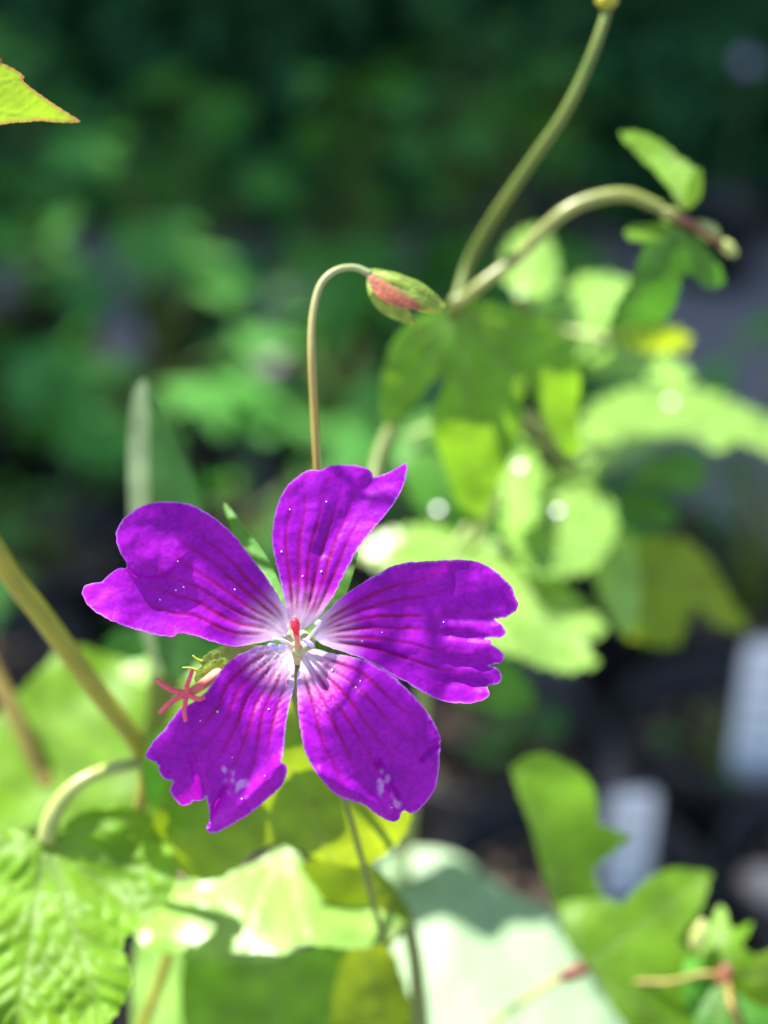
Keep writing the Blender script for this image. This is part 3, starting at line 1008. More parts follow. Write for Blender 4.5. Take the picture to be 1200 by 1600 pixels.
# main stem to the junction with hanging leaf, arching branch and long stalk
ptube('stem', [(712, 478, .1690), (682, 530, .1765), (628, 632, .1785), (592, 715, .1770), (574, 800, .173), (536, 860, .170), (505, 940, .166), (505, 1040, .163), (540, 1200, .160), (580, 1380, .163), (660, 1600, .175)],
      [10, 10, 11, 12, 12, 12, 12, 12, 12, 11, 11], M['stem_green'], A, tail=[(A_BASE + Vector((.012, .006, .09)), .0011), (A_BASE + Vector((.006, .004, 0)), .0014)])
ptube('flower_stalk', [(958, -30, .150), (950, 8, .150), (938, 50, .150), (914, 112, .151), (880, 180, .153), (832, 250, .157), (792, 308, .161), (760, 358, .166), (732, 412, .170), (712, 476, .169)],
      [6, 8, 8, 8.5, 9, 9, 9, 9, 9, 9], M['stem_green'], A)
nod = blob('stalk_node', P(948, 0, .1497), (0, 0, 1), .0011, .0013, M['stem_yellow'], A, 9)
ptube('branch', [(712, 478, .1675), (748, 448, .1665), (800, 408, .166), (842, 366, .165), (884, 330, .164), (930, 310, .1635), (982, 305, .163), (1036, 326, .163)],
      [9, 10, 10.5, 11, 11, 11, 10.5, 9], M['stem_branch'], A)
blob('branch_node', P(1046, 334, .163), (1, 0, -.3), 18 * .163 / FPX, 11 * .163 / FPX, M['stem_branch'], A, 3)
blob('branch_node', P(716, 470, .1675), (1, 0, .3), 16 * .1675 / FPX, 11 * .1675 / FPX, M['stem_branch'], A, 4)
for k, (x, y, l, w) in enumerate(((1106, 362, 24, 13), (1138, 388, 17, 10))):
    bb = blob('bud', P(x, y, .165), RIGHT - UP * .8, l * .165 / FPX, w * .165 / FPX, M['stem_pale'], A, 7 + k)
    fpart(ptube('bud_stalk', [(1052, 338, .163), ((1052 + x) / 2, (338 + y) / 2 - 4, .164), (x, y, .165)], [6, 5, 5], M['red_node'], A), bb)
# young leaves at the branch tip
leaf(A, [(1062, 322), (1044, 290), (1015, 262), (985, 230), (968, 208), (1000, 206), (1035, 220), (1062, 245), (1086, 262), (1092, 285), (1082, 312)], .162, gx=-1.5, gy=-3, base=(1066, 322), tips=[(972, 208), (1040, 225)], mat='leaf_fresh', spacing=7, teeth=5, fold=-2)
leaf(A, [(1066, 328), (1072, 300), (1078, 275), (1094, 262), (1098, 290), (1092, 315)], .161, gx=2, base=(1066, 326), tips=[(1092, 265)], mat='leaf_yellow', spacing=7, teeth=3)
leaf(A, [(1046, 346), (1010, 350), (984, 352), (976, 370), (1000, 378), (1030, 372)], .164, gx=1, gy=-4, base=(1046, 350), tips=[(978, 364)], mat='leaf_fresh', spacing=7, teeth=3)
leaf(A, [(1050, 352), (1086, 368), (1112, 398), (1132, 430), (1122, 452), (1096, 446), (1074, 424), (1060, 452), (1048, 490), (1020, 505), (986, 506), (954, 512), (966, 474), (985, 440), (1000, 400), (1022, 366)],
     .164, gx=-1, gy=3.5, base=(1048, 352), tips=[(970, 506), (1126, 446)], mat='leaf_mid', spacing=8, teeth=5, fold=1.5, cup=-1.5)
# hanging palmate leaf
leaf(A, [(714, 476), (680, 486), (645, 497), (612, 538), (596, 596), (594, 650), (612, 664), (640, 640), (668, 608), (694, 586), (688, 616), (674, 655), (684, 700), (702, 752), (722, 800), (738, 826),
         (756, 806), (776, 762), (800, 712), (816, 652), (818, 596), (834, 626), (860, 676), (886, 712), (906, 704), (902, 646), (906, 590), (888, 540), (850, 502), (800, 482), (758, 468)],
     .1675, gx=0.2, gy=3.6, base=(720, 482), tips=[(740, 820), (600, 655), (898, 705), (610, 560), (890, 560)], mat='leaf_hang', spacing=7, teeth=5, cup=-4, ruffle=1.3, vw=4)

# leaf blades below and behind the flower
leaf(A, [(440, 1085), (500, 1120), (560, 1190), (640, 1262), (622, 1318), (570, 1352), (500, 1344), (436, 1318), (392, 1336), (345, 1372), (286, 1368), (248, 1322), (242, 1262), (290, 1190), (370, 1110)],
     .150, gx=-.6, gy=4.8, base=(520, 1352), tips=[(300, 1350), (420, 1110), (610, 1290)], mat='leaf_yellow', spacing=8, teeth=4, ruffle=1.2, cup=-2)
leaf(A, [(222, 1392), (300, 1372), (392, 1352), (448, 1322), (500, 1372), (566, 1410), (640, 1446), (600, 1476), (540, 1482), (470, 1476), (430, 1502), (350, 1502), (280, 1494), (216, 1472)],
     .166, gx=0, gy=-7, base=(440, 1330), tips=[(240, 1430), (360, 1495), (480, 1480), (620, 1455)], mat='leaf_pale', spacing=8, teeth=4, cup=-3, ruffle=1.6)
leaf(A, [(470, 1352), (540, 1342), (600, 1366), (640, 1430), (628, 1462), (580, 1470), (520, 1420)], .160, gy=3, gx=1, base=(570, 1350), tips=[(630, 1460)], mat='leaf_yellow', spacing=8, teeth=4)
leaf(A, [(560, 1460), (610, 1480), (640, 1560), (664, 1640), (540, 1660), (520, 1560)], .172, gy=2, gx=2, base=(570, 1470), tips=[(600, 1640)], mat='leaf_yellow', spacing=9, teeth=4)
leaf(A, [(280, 1488), (380, 1500), (470, 1482), (560, 1476), (600, 1560), (650, 1680), (440, 1720), (262, 1680), (260, 1560)], .186, gy=3, base=(420, 1485), tips=[(300, 1680), (440, 1700), (600, 1660)], mat='leaf_hang', spacing=10, teeth=4, cup=-2)

for (o2, bs, tp, tt, d_) in (([(300, 1212), (372, 1206), (402, 1260), (396, 1330), (346, 1368), (290, 1358), (264, 1300), (270, 1240)], (372, 1210), [(330, 1366)], .0065, .1448),
                         ([(430, 1200), (500, 1190), (524, 1250), (490, 1312), (430, 1312), (408, 1262)], (500, 1192), [(450, 1312)], .0065, .1432)):
    sl = leaf(A, o2, d_, gx=-.6, gy=4.8, base=bs, tips=tp, mat='leaf_mid', spacing=8, teeth=2, ruffle=.5)
    sl.location = SUN * tt  # added leaf, shaped and moved sunward to throw a round shadow on the yellow leaf
    p0_ = P(bs[0], bs[1], d_)
    pt = tube('petiole', [p0_, p0_ + Vector((.003, .003, -.002)), P(540, 1200, .160) - SUN * tt], [.0005, .0005, .0006], M['stem_pale'], None, 8, 6)
    pt.parent = sl; pt.matrix_parent_inverse = Matrix()

# ================================================================== B: pale-leaved cranesbill right behind
B_BASE = Vector((0.004, 0.240, 0.099))
pot(B_BASE.x, B_BASE.y, 'black pot holding the sunlit pale-leaved cranesbill', 'black nursery pots')
B = root('leafy_cranesbill', B_BASE, 'leafy cranesbill with glossy pale sunlit leaves, standing behind the purple flower', 'leafy plant')
ptube('stem', [(820, 520, .225), (800, 640, .222), (770, 780, .222), (720, 900, .222), (670, 1040, .225), (640, 1250, .232), (622, 1480, .245), (616, 1640, .26)], [8, 9, 9, 9, 10, 10, 10, 10], M['stem_pale'], B,
      tail=[(B_BASE + Vector((0, 0, .05)), .0014), (B_BASE, .0018)])
BL = [
    # outline, d, gx, gy, base, tips, mat
    ([(786, 420), (800, 372), (840, 352), (868, 390), (872, 440), (846, 466), (806, 462)], .215, 1, -17, (810, 464), [(840, 360)], 'leaf_pale'),
    ([(836, 500), (872, 462), (910, 432), (952, 428), (984, 452), (958, 502), (916, 552), (880, 560), (850, 530)], .222, 2, -17, (850, 530), [(970, 445)], 'leaf_pale'),
    ([(902, 672), (936, 626), (996, 606), (1066, 604), (1134, 622), (1206, 654), (1262, 700), (1226, 722), (1184, 700), (1152, 690), (1120, 708), (1090, 690), (1040, 692), (1000, 712), (952, 734), (914, 744)],
     .238, 3, -21, (860, 712), [(1240, 700), (1110, 700), (930, 735)], 'leaf_pale'),
    ([(900, 576), (950, 546), (1020, 548), (1078, 582), (1066, 606), (1016, 594), (956, 592)], .234, 2, -21, (880, 590), [(1072, 590)], 'leaf_pale'),
    ([(956, 522), (1006, 500), (1066, 516), (1078, 540), (1030, 550), (974, 542)], .215, 1, 4, (950, 530), [(1074, 530)], 'leaf_yellow'),
    ([(782, 800), (826, 738), (900, 734), (950, 772), (964, 830), (930, 884), (876, 902), (818, 886)], .226, 1, -15, (800, 760), [(940, 870), (960, 800)], 'leaf_pale'),
    ([(600, 862), (700, 842), (800, 882), (866, 900), (922, 948), (948, 988), (918, 1002), (934, 1042), (870, 1046), (800, 1024), (750, 1010), (660, 960)], .218, 1, -12, (700, 870), [(930, 1030), (930, 980), (800, 1015)], 'leaf_pale'),
    ([(930, 908), (968, 852), (1030, 838), (1092, 858), (1134, 926), (1168, 978), (1122, 980), (1082, 950), (1062, 1000), (1030, 1012), (1000, 1002), (976, 984)], .240, 2, 4, (960, 860), [(1160, 975), (1035, 1005)], 'leaf_yellow'),
    ([(926, 880), (948, 842), (984, 836), (1000, 900), (996, 962), (976, 990), (944, 950)], .234, 1, -12, (950, 850), [(980, 980)], 'leaf_pale'),
    ([(980, 740), (1050, 702), (1098, 716), (1094, 768), (1044, 760), (1000, 756)], .246, 1, 3, (960, 730), [(1090, 760)], 'leaf_mid'),
    ([(560, 860), (640, 822), (730, 822), (782, 860), (700, 880), (610, 890)], .250, 0, -10, (560, 870), [(770, 855)], 'leaf_pale'),
    ([(620, 690), (660, 640), (700, 660), (730, 720), (780, 760), (800, 820), (760, 850), (700, 830), (650, 790)], .225, 1, -2, (640, 680), [(780, 830)], 'leaf_mid'),
    ([(960, 780), (1010, 768), (1054, 800), (1044, 826), (990, 822)], .250, 1, -8, (950, 790), [(1050, 815)], 'leaf_mid'),
    ([(700, 1020), (790, 1030), (836, 1076), (826, 1112), (760, 1110), (700, 1080)], .224, 0, 3, (700, 1030), [(826, 1105)], 'leaf_mid'),
    ([(780, 690), (812, 676), (838, 720), (842, 800), (812, 830), (786, 780)], .224, 1, -14, (800, 690), [(815, 820)], 'leaf_pale'),
    ([(840, 470), (890, 480), (920, 540), (910, 600), (880, 610), (850, 560)], .236, 1, 2, (850, 480), [(900, 600)], 'leaf_mid'),
]
ANCH = [(820, 520, .225), (800, 640, .222), (770, 780, .222), (720, 900, .222), (670, 1040, .225)]
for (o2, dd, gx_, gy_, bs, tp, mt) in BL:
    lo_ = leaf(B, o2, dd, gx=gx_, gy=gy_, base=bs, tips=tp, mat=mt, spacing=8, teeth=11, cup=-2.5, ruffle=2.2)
    an = min(ANCH, key=lambda q: (q[0] - bs[0]) ** 2 + (q[1] + 60 - bs[1]) ** 2)
    pt = ptube('petiole', [(bs[0], bs[1], dd + .0002), ((bs[0] + an[0]) / 2, (bs[1] + an[1]) / 2 - 8, (dd + an[2]) / 2), an], [4, 4, 5], M['stem_pale'], B, 8, 6)
    pt.parent = lo_; pt.matrix_parent_inverse = Matrix()


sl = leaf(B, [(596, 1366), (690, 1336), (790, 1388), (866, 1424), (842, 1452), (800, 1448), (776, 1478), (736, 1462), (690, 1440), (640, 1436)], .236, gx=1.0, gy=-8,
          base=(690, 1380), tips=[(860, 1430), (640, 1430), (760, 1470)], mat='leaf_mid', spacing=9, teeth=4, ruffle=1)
sl.location = SUN * .056  # leaf added as a shadow caster over the broad leaf, outline follows the shadow
p0_ = P(690, 1380, .235)
pt = tube('petiole', [p0_, p0_ + Vector((.004, .004, -.006)), P(670, 1040, .225) - SUN * .056], [.0006, .0006, .0007], M['stem_pale'], None, 8, 6)
pt.parent = sl; pt.matrix_parent_inverse = Matrix()
# water drops catching the sun on the pale leaves
from mathutils.bvhtree import BVHTree
B_TREES = [BVHTree.FromPolygons([v.co for v in o.data.vertices], [p.vertices for p in o.data.polygons]) for o in B.children if o.name.startswith('leaf') and o.location.length == 0]
for (x, y, dd) in ((900, 518, .2080), (1046, 628, .2345), (812, 729, .2215), (684, 795, .2105), (870, 798, .2195)):
    c = P(x, y, dd)
    hit = [h_ for h_ in (t_.ray_cast(CAMLOC, (c - CAMLOC).normalized()) for t_ in B_TREES) if h_[0] is not None]
    if hit:
        c = min(hit, key=lambda h_: h_[3])[0]
    c = c - FWD * .0010
    H = (SUN + (CAMLOC - c).normalized()).normalized()
    t1 = H.orthogonal().normalized(); t2 = H.cross(t1)
    r0 = .0010
    V = [c + H * .00006]; F = []
    for ri in range(1, 6):
        for sg_ in range(16):
            a = sg_ / 16 * 6.28318
            rr = r0 * ri / 5
            V.append(c + (t1 * math.cos(a) + t2 * math.sin(a)) * rr + H * (.00006 - .00006 * (ri / 5) ** 2 - (.0004 if ri == 5 else 0)))
    for sg_ in range(16):
        F.append((0, 1 + sg_, 1 + (sg_ + 1) % 16))
    for ri in range(4):
        for sg_ in range(16):
            a = 1 + ri * 16 + sg_; b = 1 + ri * 16 + (sg_ + 1) % 16
            F.append((a, a + 16, b + 16, b))
    F.append(tuple(65 + q for q in reversed(range(16))))
    dr = add('water_drop', mesh('water_drop', V, F), M['drop'])
    props(dr, 'glinting water drop on a pale cranesbill leaf', 'water drop', 'water drops on the pale leaves')

# ================================================================== C: plant with the long yellow stem and the crinkled leaf
C_BASE = Vector((-0.122, 0.140, 0.099))
pot(C_BASE.x, C_BASE.y, 'black pot holding the plant with crinkled leaf', 'black nursery pots')
Cp = root('crinkle_leaved_plant', C_BASE, 'plant with yellow slanting stem, crinkled lower leaf and a pointed leaf tip reaching in', 'leafy plant')
ptube('stem', [(-160, 160, .1235), (-190, 330, .128), (-140, 620, .136), (0, 872, .143), (70, 968, .146), (150, 1078, .150), (226, 1186, .153), (216, 1290, .158), (214, 1440, .166), (216, 1620, .178)],
      [8, 12, 15, 17, 17, 16, 14, 10, 9, 9], M['stem_yellow'], Cp, tail=[(C_BASE + Vector((.012, 0, .06)), .0011), (C_BASE, .0016)])
lf = leaf(Cp, [(72, 1306), (130, 1268), (214, 1262), (254, 1300), (276, 1370), (240, 1436), (194, 1470), (204, 1540), (160, 1610), (60, 1660), (-60, 1660), (-90, 1400), (-40, 1318), (10, 1296)],
          .150, gx=.6, gy=-4.0, base=(72, 1312), tips=[(160, 1600), (270, 1370), (220, 1275), (20, 1640), (-60, 1340), (230, 1440)], mat='leaf_fresh', spacing=6, teeth=5, bumps=0.45, ruffle=2.6, vw=4.2, bumpscale=.0125)
pt = ptube('petiole', [(72, 1312, .1498), (84, 1270, .1490), (112, 1232, .1490), (158, 1206, .1500), (228, 1190, .1528)], [15, 14, 12, 10.5, 9], M['stem_pale'], Cp)
pt.parent = lf; pt.matrix_parent_inverse = Matrix()
tp_ = leaf(Cp, [(-160, 150), (-120, 90), (-60, 70), (-5, 88), (4, 92), (3, 98), (20, 106), (38, 119), (36, 126), (58, 144), (90, 166), (112, 180), (125, 190), (100, 192), (60, 189), (44, 191), (20, 192), (-40, 200), (-110, 190)],
           .1235, gx=-.6, gy=5.0, base=(-160, 155), tips=[(124, 190), (30, 122)], mat='tip_leaf', spacing=4, teeth=1.2, cup=-.6, ruffle=.7, vw=2.4, smoothn=4)
# unseen stem and leaves added out of frame, outlined to cast petal shadows
ptube('stem', [(-150, 200, .1245), (-130, 60, .1215), (-60, -260, .112), (60, -520, .104)], [8, 8, 8, 7], M['stem_yellow'], Cp)
for (o2, bs, tp, tt, d_) in (
        ([(330, 1050), (352, 1074), (366, 1110), (376, 1152), (436, 1180), (452, 1206), (420, 1240), (372, 1262), (330, 1300), (270, 1270), (222, 1190), (262, 1120), (300, 1084)], (330, 1060), [(330, 1290), (440, 1205)], .094, .1168),
        ([(590, 900), (640, 884), (700, 900), (770, 905), (806, 940), (770, 962), (728, 985), (680, 962), (630, 945)], (590, 900), [(800, 940), (730, 980)], .088, .1200),
        ([(190, 800), (270, 780), (350, 815), (412, 890), (440, 940), (392, 926), (330, 884), (282, 856), (190, 842)], (440, 938), [(195, 815), (200, 840)], .088, .1200),
        ([(530, 1150), (590, 1128), (660, 1140), (684, 1180), (660, 1214), (610, 1226), (560, 1222), (496, 1180)], (530, 1150), [(680, 1180), (600, 1225)], .092, .1168)):
    ul = leaf(Cp, o2, d_, base=bs, tips=tp, mat='leaf_fresh', spacing=7, teeth=4, ruffle=.8)
    ul.location = SUN * tt
    e0 = P(bs[0], bs[1], d_) + SUN * tt
    e1 = P(60, -520, .104)
    pt = tube('petiole', [e0 - SUN * tt, (e0 + e1) / 2 - SUN * tt + Vector((0, 0, .004)), e1 - SUN * tt], [.0004, .0004, .0005], M['stem_pale'], None)
    pt.parent = ul; pt.matrix_parent_inverse = Matrix()
leaf(Cp, [(60, 1050), (110, 1008), (190, 1030), (260, 1046), (330, 1040), (352, 1090), (280, 1190), (250, 1300), (150, 1310), (60, 1290), (-30, 1340), (-60, 1200), (10, 1100)],
     .196, gx=1, gy=-5, base=(225, 1260), tips=[(80, 1040), (320, 1050), (-30, 1300)], mat='leaf_fresh', spacing=9, teeth=5, ruffle=2)
leaf(Cp, [(166, 1000), (220, 978), (300, 1000), (360, 1010), (330, 1060), (250, 1064), (180, 1050)], .21, gx=0, gy=2, base=(250, 1060), tips=[(180, 1000), (350, 1010)], mat='leaf_shade2', spacing=9, teeth=4)
leaf(Cp, [(190, 1044), (250, 1026), (320, 1042), (300, 1062), (230, 1072)], .190, gy=-9, base=(250, 1070), tips=[(200, 1040), (310, 1045)], mat='leaf_pale', spacing=8, teeth=4)
ptube('stem', [(-30, 1010, .196), (20, 1108, .196), (60, 1200, .197), (86, 1262, .199), (120, 1500, .215)], [13, 13, 12, 12, 12], M['stem_red'], Cp, tail=[(C_BASE + Vector((-.002, .01, .06)), .0014), (C_BASE + Vector((-.004, .004, 0)), .0016)])

# ================================================================== D: broad glaucous leaves, bottom
D_BASE = Vector((0.122, 0.130, 0.099))
pot(D_BASE.x, D_BASE.y, 'black pot holding the broad smooth whitish-green leaves', 'black nursery pots')
Dp = root('broad_leaved_plant', D_BASE, 'broad smooth whitish-green leaf glaring in the sun below the flower', 'leafy plant')
bl = leaf(Dp, [(590, 1352), (640, 1326), (716, 1336), (792, 1392), (862, 1422), (930, 1494), (1000, 1580), (1060, 1700), (820, 1800), (620, 1720), (552, 1580), (566, 1460)],
          .205, gx=1.0, gy=-8, base=(800, 1760), tips=[(640, 1330), (860, 1425)], mat='leaf_glaucous', spacing=10, teeth=0, cup=-5, ruffle=1.5)
pt = ptube('petiole', [(800, 1760, .176), (815, 1850, .185)], [12, 14], M['stem_pale'], Dp, tail=[(D_BASE + Vector((-.005, 0, .04)), .0022), (D_BASE, .003)])
pt.parent = bl; pt.matrix_parent_inverse = Matrix()
b2 = leaf(Dp, [(214, 1470), (250, 1462), (284, 1474), (280, 1560), (286, 1680), (220, 1700), (206, 1600)], .178, gx=-2, gy=-3, base=(250, 1700), tips=[(248, 1465)], mat='leaf_pale', spacing=8, teeth=0)
pt = ptube('petiole', [(250, 1700, .172), (330, 1850, .185)], [10, 12], M['stem_pale'], Dp, tail=[(D_BASE + Vector((-.03, 0, .05)), .002), (D_BASE + Vector((-.004, 0, 0)), .003)])
pt.parent = b2; pt.matrix_parent_inverse = Matrix()

# ================================================================== E: maple-shaped leaves, lower right
E_BASE = Vector((0.128, 0.254, 0.099))
pot(E_BASE.x, E_BASE.y, 'black pot holding the plant with sharp maple-shaped leaves', 'black nursery pots')
Ep = root('maple_leaved_plant', E_BASE, 'plant with sharp maple-shaped green leaves beside the white tags', 'leafy plant')
EL = [
    ([(800, 1196), (846, 1176), (898, 1198), (930, 1236), (936, 1284), (962, 1296), (986, 1306), (987, 1309), (954, 1336), (930, 1362), (946, 1420), (930, 1490), (892, 1462), (856, 1390), (830, 1296), (806, 1232)],
     .181, 0, 1.5, (920, 1500), [(806, 1196), (980, 1306), (850, 1360)], 'leaf_fresh'),
    ([(880, 1400), (940, 1400), (970, 1412), (1004, 1378), (1050, 1356), (1092, 1360), (1113, 1363), (1111, 1370), (1096, 1420), (1062, 1470), (1090, 1496), (1076, 1560), (1096, 1640), (1020, 1640), (962, 1580), (920, 1510), (886, 1470)],
     .176, .5, -2.5, (910, 1512), [(1106, 1368), (1080, 1630), (890, 1410)], 'leaf_fresh'),
    ([(1090, 1480), (1112, 1440), (1128, 1416), (1144, 1450), (1176, 1442), (1160, 1480), (1190, 1500), (1150, 1530), (1110, 1520)], .172, 0, -4, (1130, 1524), [(1128, 1420), (1172, 1445)], 'leaf_fresh'),
    ([(1130, 1530), (1170, 1500), (1230, 1480), (1260, 1540), (1230, 1600), (1170, 1580)], .171, 1, 2, (1132, 1530), [(1250, 1520)], 'leaf_yellow'),
    ([(1120, 1540), (1180, 1570), (1240, 1600), (1240, 1680), (1120, 1680), (1080, 1620)], .169, 0, -2, (1130, 1534), [(1200, 1660), (1110, 1660)], 'leaf_mid'),
    ([(1070, 1500), (1110, 1510), (1124, 1540), (1100, 1600), (1070, 1570)], .174, 0, -2, (1124, 1526), [(1084, 1590)], 'leaf_mid'),
]
hubs = [(905, 1516, .178), (1130, 1528, .173)]
for (o2, dd, gx_, gy_, bs, tp, mt) in EL:
    lo_ = leaf(Ep, o2, dd, gx=gx_, gy=gy_, base=bs, tips=tp, mat=mt, spacing=8, teeth=4, cup=-2, ruffle=1.2)
ptube('stem', [(770, 1600, .180), (830, 1556, .179), (880, 1526, .179), (905, 1514, .178), (960, 1530, .177), (1040, 1534, .175), (1130, 1528, .173), (1180, 1640, .180)], [4, 4.5, 5, 5, 3.5, 3.5, 4, 6], M['stem_red'], Ep,
      tail=[(E_BASE + Vector((0, 0, .07)), .0016), (E_BASE, .002)])
blob('stem_node', P(896, 1520, .1775), RIGHT + UP * .4, 26 * .178 / FPX, 12 * .178 / FPX, M['red_node'], Ep, 2)
blob('stem_node', P(1132, 1524, .1725), RIGHT * .4 + UP, 20 * .173 / FPX, 12 * .173 / FPX, M['red_node'], Ep, 6)
blob('bud', P(1092, 1462, .173), RIGHT * .3 + UP, 26 * .173 / FPX, 12 * .173 / FPX, M['stem_pale'], Ep, 8)

# ================================================================== F: strap leaf standing upright at the left
F_BASE = Vector((-0.118, 0.272, 0.099))
pot(F_BASE.x, F_BASE.y, 'black pot holding the upright strap-leaved plant', 'black nursery pots')
Fp = root('strap_leaved_plant', F_BASE, 'single upright grey-green strap leaf with its lit side painted pale among the leafy pots', 'leafy plant')
leaf(Fp, [(232, 640), (231, 604), (246, 618), (274, 672), (300, 738), (318, 820), (326, 920), (318, 1010), (290, 1060), (250, 1040), (238, 940), (234, 800), (233, 700)],
     .176, gx=1.5, gy=1.2, base=(270, 1055), tips=[(234, 606)], mat='leaf_strap', spacing=8, teeth=0, ruffle=.6)
leaf(Fp, [(204, 640), (212, 606), (228, 595), (232, 640), (233, 740), (236, 880), (250, 1030), (240, 1046), (216, 960), (202, 800), (200, 700)], .1765, gx=-5, gy=1.2, base=(240, 1044), tips=[(226, 600)], mat='leaf_strap_lit', spacing=8, teeth=0, ruffle=.4)
ptube('leaf_sheath', [(262, 1040, .1792), (240, 1140, .195), (180, 1300, .225)], [30, 20, 14], M['stem_green'], Fp, tail=[(F_BASE + Vector((.01, -.01, .06)), .003), (F_BASE, .004)])

# ================================================================== background pots with leafy plants
def palmate_template(seed, lobes=5, teeth=3, spread=2.35, fold=0.18, droop=0.35):
    """unit palmate leaf, petiole end at origin, reaching along +x"""
    rnd = random.Random(seed)
    poly = []
    for k in range(lobes):
        a = (k - (lobes - 1) / 2) / ((lobes - 1) / 2) * spread * 0.5 * 1.15
        ln = (1.0 - 0.32 * abs(k - (lobes - 1) / 2) / ((lobes - 1) / 2)) * rnd.uniform(.92, 1.08)
        w = 0.30
        da = Vector((math.cos(a), math.sin(a))); dn = Vector((-da.y, da.x))
        side = []
        for (t, ww) in ((.42, .62), (.52, .88), (.56, .80), (.68, .98), (.72, .78), (.84, .66), (.87, .46)):
            side.append((t * ln, ww * w * .62))
        for t, ww in side:
            poly.append(da * t - dn * ww)
        poly.append(da * ln)
        for t, ww in reversed(side):
            poly.append(da * t + dn * ww)
    poly = [Vector((-.04, -.05))] + poly + [Vector((-.04, .05))]
    v2, f = fill(poly, 0.16, seed)
    V = []
    vein = []
    for p in v2:
        r = p.length
        a = math.atan2(p.y, p.x)
        z = fold * abs(p.y) - droop * r * r * .5 + 0.06 * noise.noise(Vector((p.x * 4, p.y * 4, seed))) + 0.05 * math.cos(a * (lobes * 2 - 1)) * r
        V.append(Vector((p.x, p.y, z)))
        vein.append(0.0)
    return mesh('leaf', V, f, attrs={'vein': vein})


TEMPL = {}
for mt in ('leaf_shade', 'leaf_shade2', 'leaf_mid'):
    TEMPL[mt] = []
    for s in range(4):
        me = palmate_template(10 + s, lobes=(5, 5, 3, 7)[s], fold=(.2, .05, .25, .1)[s], droop=(.5, .8, .35, .6)[s])
        me.materials.append(M[mt])
        TEMPL[mt].append(me)


def bushy(x, y, h, spread, n, seed, label, mats, size=(.022, .036), lean=(0, 0), group='leafy plants in the pots behind'):
    rnd = random.Random(seed)
    rt = root('leafy_pot_plant', Vector((x, y, .099)), label, 'leafy plant', group)
    V, F = [], []
    for k in range(n):
        a = rnd.uniform(0, 6.283)
        r = spread * math.sqrt(rnd.random())
        z = h * (0.35 + 0.65 * rnd.random()) * (1 - 0.35 * (r / spread) ** 2)
        tip = Vector((x + r * math.cos(a) + lean[0] * z, y + r * math.sin(a) + lean[1] * z, .099 + z))
        b = Vector((x + rnd.uniform(-.006, .006), y + rnd.uniform(-.006, .006), .096))
        mid = b.lerp(tip, .55) + Vector((0, 0, .18 * r)) - Vector((math.cos(a), math.sin(a), 0)) * r * .2
        tube_geo([b, mid, tip], [.0016, .0012, .0009], 6, 4, V, F)
        mt = rnd.choice(mats)
        o = bpy.data.objects.new('leaf', rnd.choice(TEMPL[mt]))
        COL.objects.link(o)
        s = rnd.uniform(*size)
        tilt = rnd.uniform(-.15, .75)
        o.matrix_world = Matrix.Translation(tip - Vector((x, y, .099))) @ Matrix.Rotation(a + rnd.uniform(-.5, .5), 4, 'Z') @ Matrix.Rotation(tilt, 4, 'Y') @ Matrix.Rotation(rnd.uniform(-.35, .35), 4, 'X') @ Matrix.Diagonal((s, s, s, 1))
        o.parent = rt
    add('stem', mesh('stem', V, F), M['stem_green'], rt)
    return rt


# pots with tags at the lower right
pot(.079, .424, 'black pot of dark soil with the narrow white tag', 'black nursery pots', rz=.4)
pot(.197, .428, 'black pot of bare soil with a tan pebble beside the narrow tag', 'black nursery pots', rz=1.2)
pot(.172, .538, 'black pot of bare soil with the wide white tag', 'black nursery pots', rz=2.2)
pot(.052, .530, 'black pot with a weedy seedling behind the narrow tag', 'black nursery pots', rz=2.9)
bushy(.066, .530, .035, .03, 7, 1700, 'tiny weedy seedling in the pot behind the narrow tag', ['leaf_shade', 'leaf_shade2'], size=(.008, .014), group='seedlings')
bushy(.158, .530, .022, .028, 6, 1701, 'tiny weedy seedling beside the wide white tag', ['leaf_shade', 'leaf_mid'], size=(.006, .012), group='seedlings')

spots = []
rnd = random.Random(314)
# rows of pots on the left and centre
for row, yy in enumerate((0.46, 0.60, 0.74, 0.90, 1.06, 1.24)):
    xs = (-.34, -.22, -.10, .02) if row == 0 else (-.46, -.335, -.21, -.085, .04, .165) if row < 3 else (-.62, -.48, -.33, -.18, -.03, .12)
    for xx in xs:
        sp_ = (row, xx + rnd.uniform(-.006, .006), yy + rnd.uniform(-.01, .01))
        if all(math.hypot(sp_[1] - q[0], sp_[2] - q[1]) > .1165 for q in POTS):
            spots.append(sp_)
ROWN = ['pot row just behind the strap leaf, sixth from the hedge', 'fifth pot row from the hedge', 'fourth pot row from the hedge', 'third pot row from the hedge', 'second pot row from the hedge', 'pot row next to the hedge']
for k, (row, x, y) in enumerate(spots):
    pot(x, y, 'black nursery pot in the ' + ROWN[row], 'black pots in the shaded rows', rz=k)
    if row < 2 and not (row == 1 and -.1 < x < 0.08):
        continue                                        # bare pots
    hh = (0.06, 0.06, 0.075, 0.14, 0.19, 0.25)[row] * rnd.uniform(.82, 1.12)
    if x < -.05 and row >= 4:
        hh *= 1.2
    mats = ['leaf_shade', 'leaf_shade2', 'leaf_shade2'] if rnd.random() < .6 else ['leaf_shade2', 'leaf_shade2', 'leaf_mid']
    bushy(x, y, hh, .072 + .02 * rnd.random(), (9, 9, 12, 17, 19, 21)[row], 900 + k, 'green lobed-leaf plant in the ' + ROWN[row], mats, size=(.022, .036) if row < 3 else (.034, .058))
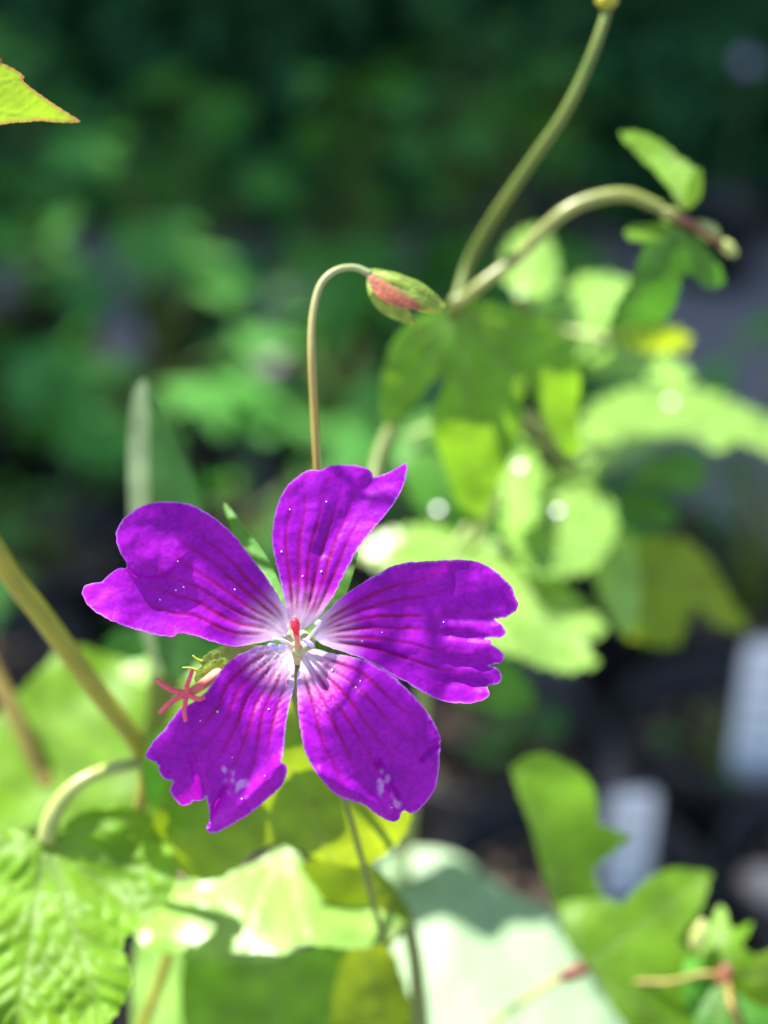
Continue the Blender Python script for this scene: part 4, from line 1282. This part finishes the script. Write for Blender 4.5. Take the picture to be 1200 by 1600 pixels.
# plants at the far right, by the hedge
for k, (x, y, h) in enumerate(((.86, 1.80, .36), (.10, 1.72, .30), (.24, 1.80, .30))):
    pot(x, y, 'black nursery pot standing right against the hedge', 'black pots against the hedge', rz=k)
    bushy(x, y, h, .10, 24, 1300 + k, 'tall green lobed-leaf plant right against the hedge', ['leaf_shade', 'leaf_shade2'], size=(.03, .05), group='leafy plants against the hedge')
# one of low green leaves at the right edge
pot(.215, .665, 'black pot with low dark foliage beside the bare gravel', 'black nursery pots')
bushy(.215, .665, .20, .055, 14, 1500, 'low green plant in a pot beside the bare gravel', ['leaf_shade2', 'leaf_mid'], size=(.022, .034), group='single leafy pots')

# lilac flower far off by the hedge
lp = P(1166, 96, 1.70)
lf_root = root('lilac_flower', Vector((lp.x, lp.y + .02, .099)), 'small lilac flower on a thin stalk by the hedge', 'flower')
tube('flower_stalk', [Vector((lp.x, lp.y + .02, .090)), Vector((lp.x + .01, lp.y + .03, .2)), lp + Vector((0, .002, 0))], [.002, .0016, .0012], M['stem_green'], lf_root)
for k in range(5):
    a = k * 2 * math.pi / 5 + .3
    ax = RIGHT * math.cos(a) + UP * math.sin(a); nn = -RIGHT * math.sin(a) + UP * math.cos(a)
    V = [lp]
    for (t, w) in ((.35, .25), (.7, .42), (.95, .3), (1.02, 0), (.95, -.3), (.7, -.42), (.35, -.25)):
        V.append(lp + ax * t * .012 + nn * w * .012 - FWD * .003 * t * t)
    add('petal', mesh('petal', V, [(0, j, j + 1) for j in range(1, 7)], attrs={'vein': [0.0] * 8}), M['lilac'], lf_root)
pot(lp.x, lp.y + .02, 'black pot with the lilac flower by the hedge', 'black nursery pots')

# ================================================================== pots with tags at the lower right

def tag(base, w, h, tilt, rz, label, roll=0.0, lines=4):
    """plastic plant tag: pointed stake, flat plate and a few faded ink lines"""
    rt = root('plant_tag', base, label, 'plant tag', 'white plastic plant tags')
    t = .0006
    prof = [(-w * .5, h * .12), (-w * .5, h * .94), (-w * .40, h), (w * .40, h), (w * .5, h * .94), (w * .5, h * .12), (w * .14, -.018), (0, -.03), (-w * .14, -.018)]
    V = [(x, -t, z) for x, z in prof] + [(x, t, z) for x, z in prof]
    n = len(prof)
    F = [tuple(range(n)), tuple(reversed(range(n, 2 * n)))]
    for i in range(n):
        j = (i + 1) % n
        F.append((j, i, n + i, n + j))
    rot = Matrix.Rotation(rz, 4, 'Z') @ Matrix.Rotation(tilt, 4, 'X') @ Matrix.Rotation(roll, 4, 'Y')
    pl = add('plate', mesh('plate', [rot @ Vector(v) for v in V], F, False), M['tag'])
    pl.parent = rt
    rnd = random.Random(int(w * 1e5))
    for k in range(lines):
        z = h * (.86 - k * .15); l = w * rnd.uniform(.45, .75); hh = .0009
        x0 = -w * .38
        q = [(x0, -t - .00015, z - hh), (x0 + l, -t - .00015, z - hh), (x0 + l, -t - .00015, z + hh), (x0, -t - .00015, z + hh)]
        ln = add('ink_line', mesh('ink_line', [rot @ Vector(v) for v in q], [(0, 1, 2, 3)], False), M['ink'])
        ln.parent = pl
    return rt


def on_z(px, py, z):
    d1 = P(px, py, 1.0) - CAMLOC
    t = (z - CAMLOC.z) / d1.z
    return CAMLOC + d1 * t


tb1 = on_z(972, 1408, .100)
tag(Vector((tb1.x, tb1.y, .100)), .0185, .062, .12, .12, 'narrow white plastic tag, tilted, behind the maple-shaped leaf', roll=-.03)
tb2 = on_z(1176, 1222, .100)
tag(Vector((tb2.x + .003, tb2.y, .100)), .029, .082, .10, -.10, 'wide white plastic tag standing in a pot of bare soil', roll=-.02, lines=5)
# pebbles and a snail-like seed head
pb_ = on_z(1150, 1378, .106)
bm = bmesh.new(); bmesh.ops.create_icosphere(bm, subdivisions=3, radius=1)
V = [Vector((v.co.x * .012, v.co.y * .010, v.co.z * .008)) * (1 + .22 * noise.noise(v.co * 1.3)) for v in bm.verts]
F = [tuple(w.index for w in f.verts) for f in bm.faces]; bm.free()
PEB = mesh('pebble', V, F); PEB.materials.append(M['pebble'])
pe = add('pebble', PEB); pe.location = (.161, .430, .105)
props(pe, 'tan rounded pebble on the bare soil in a black pot', 'pebble')
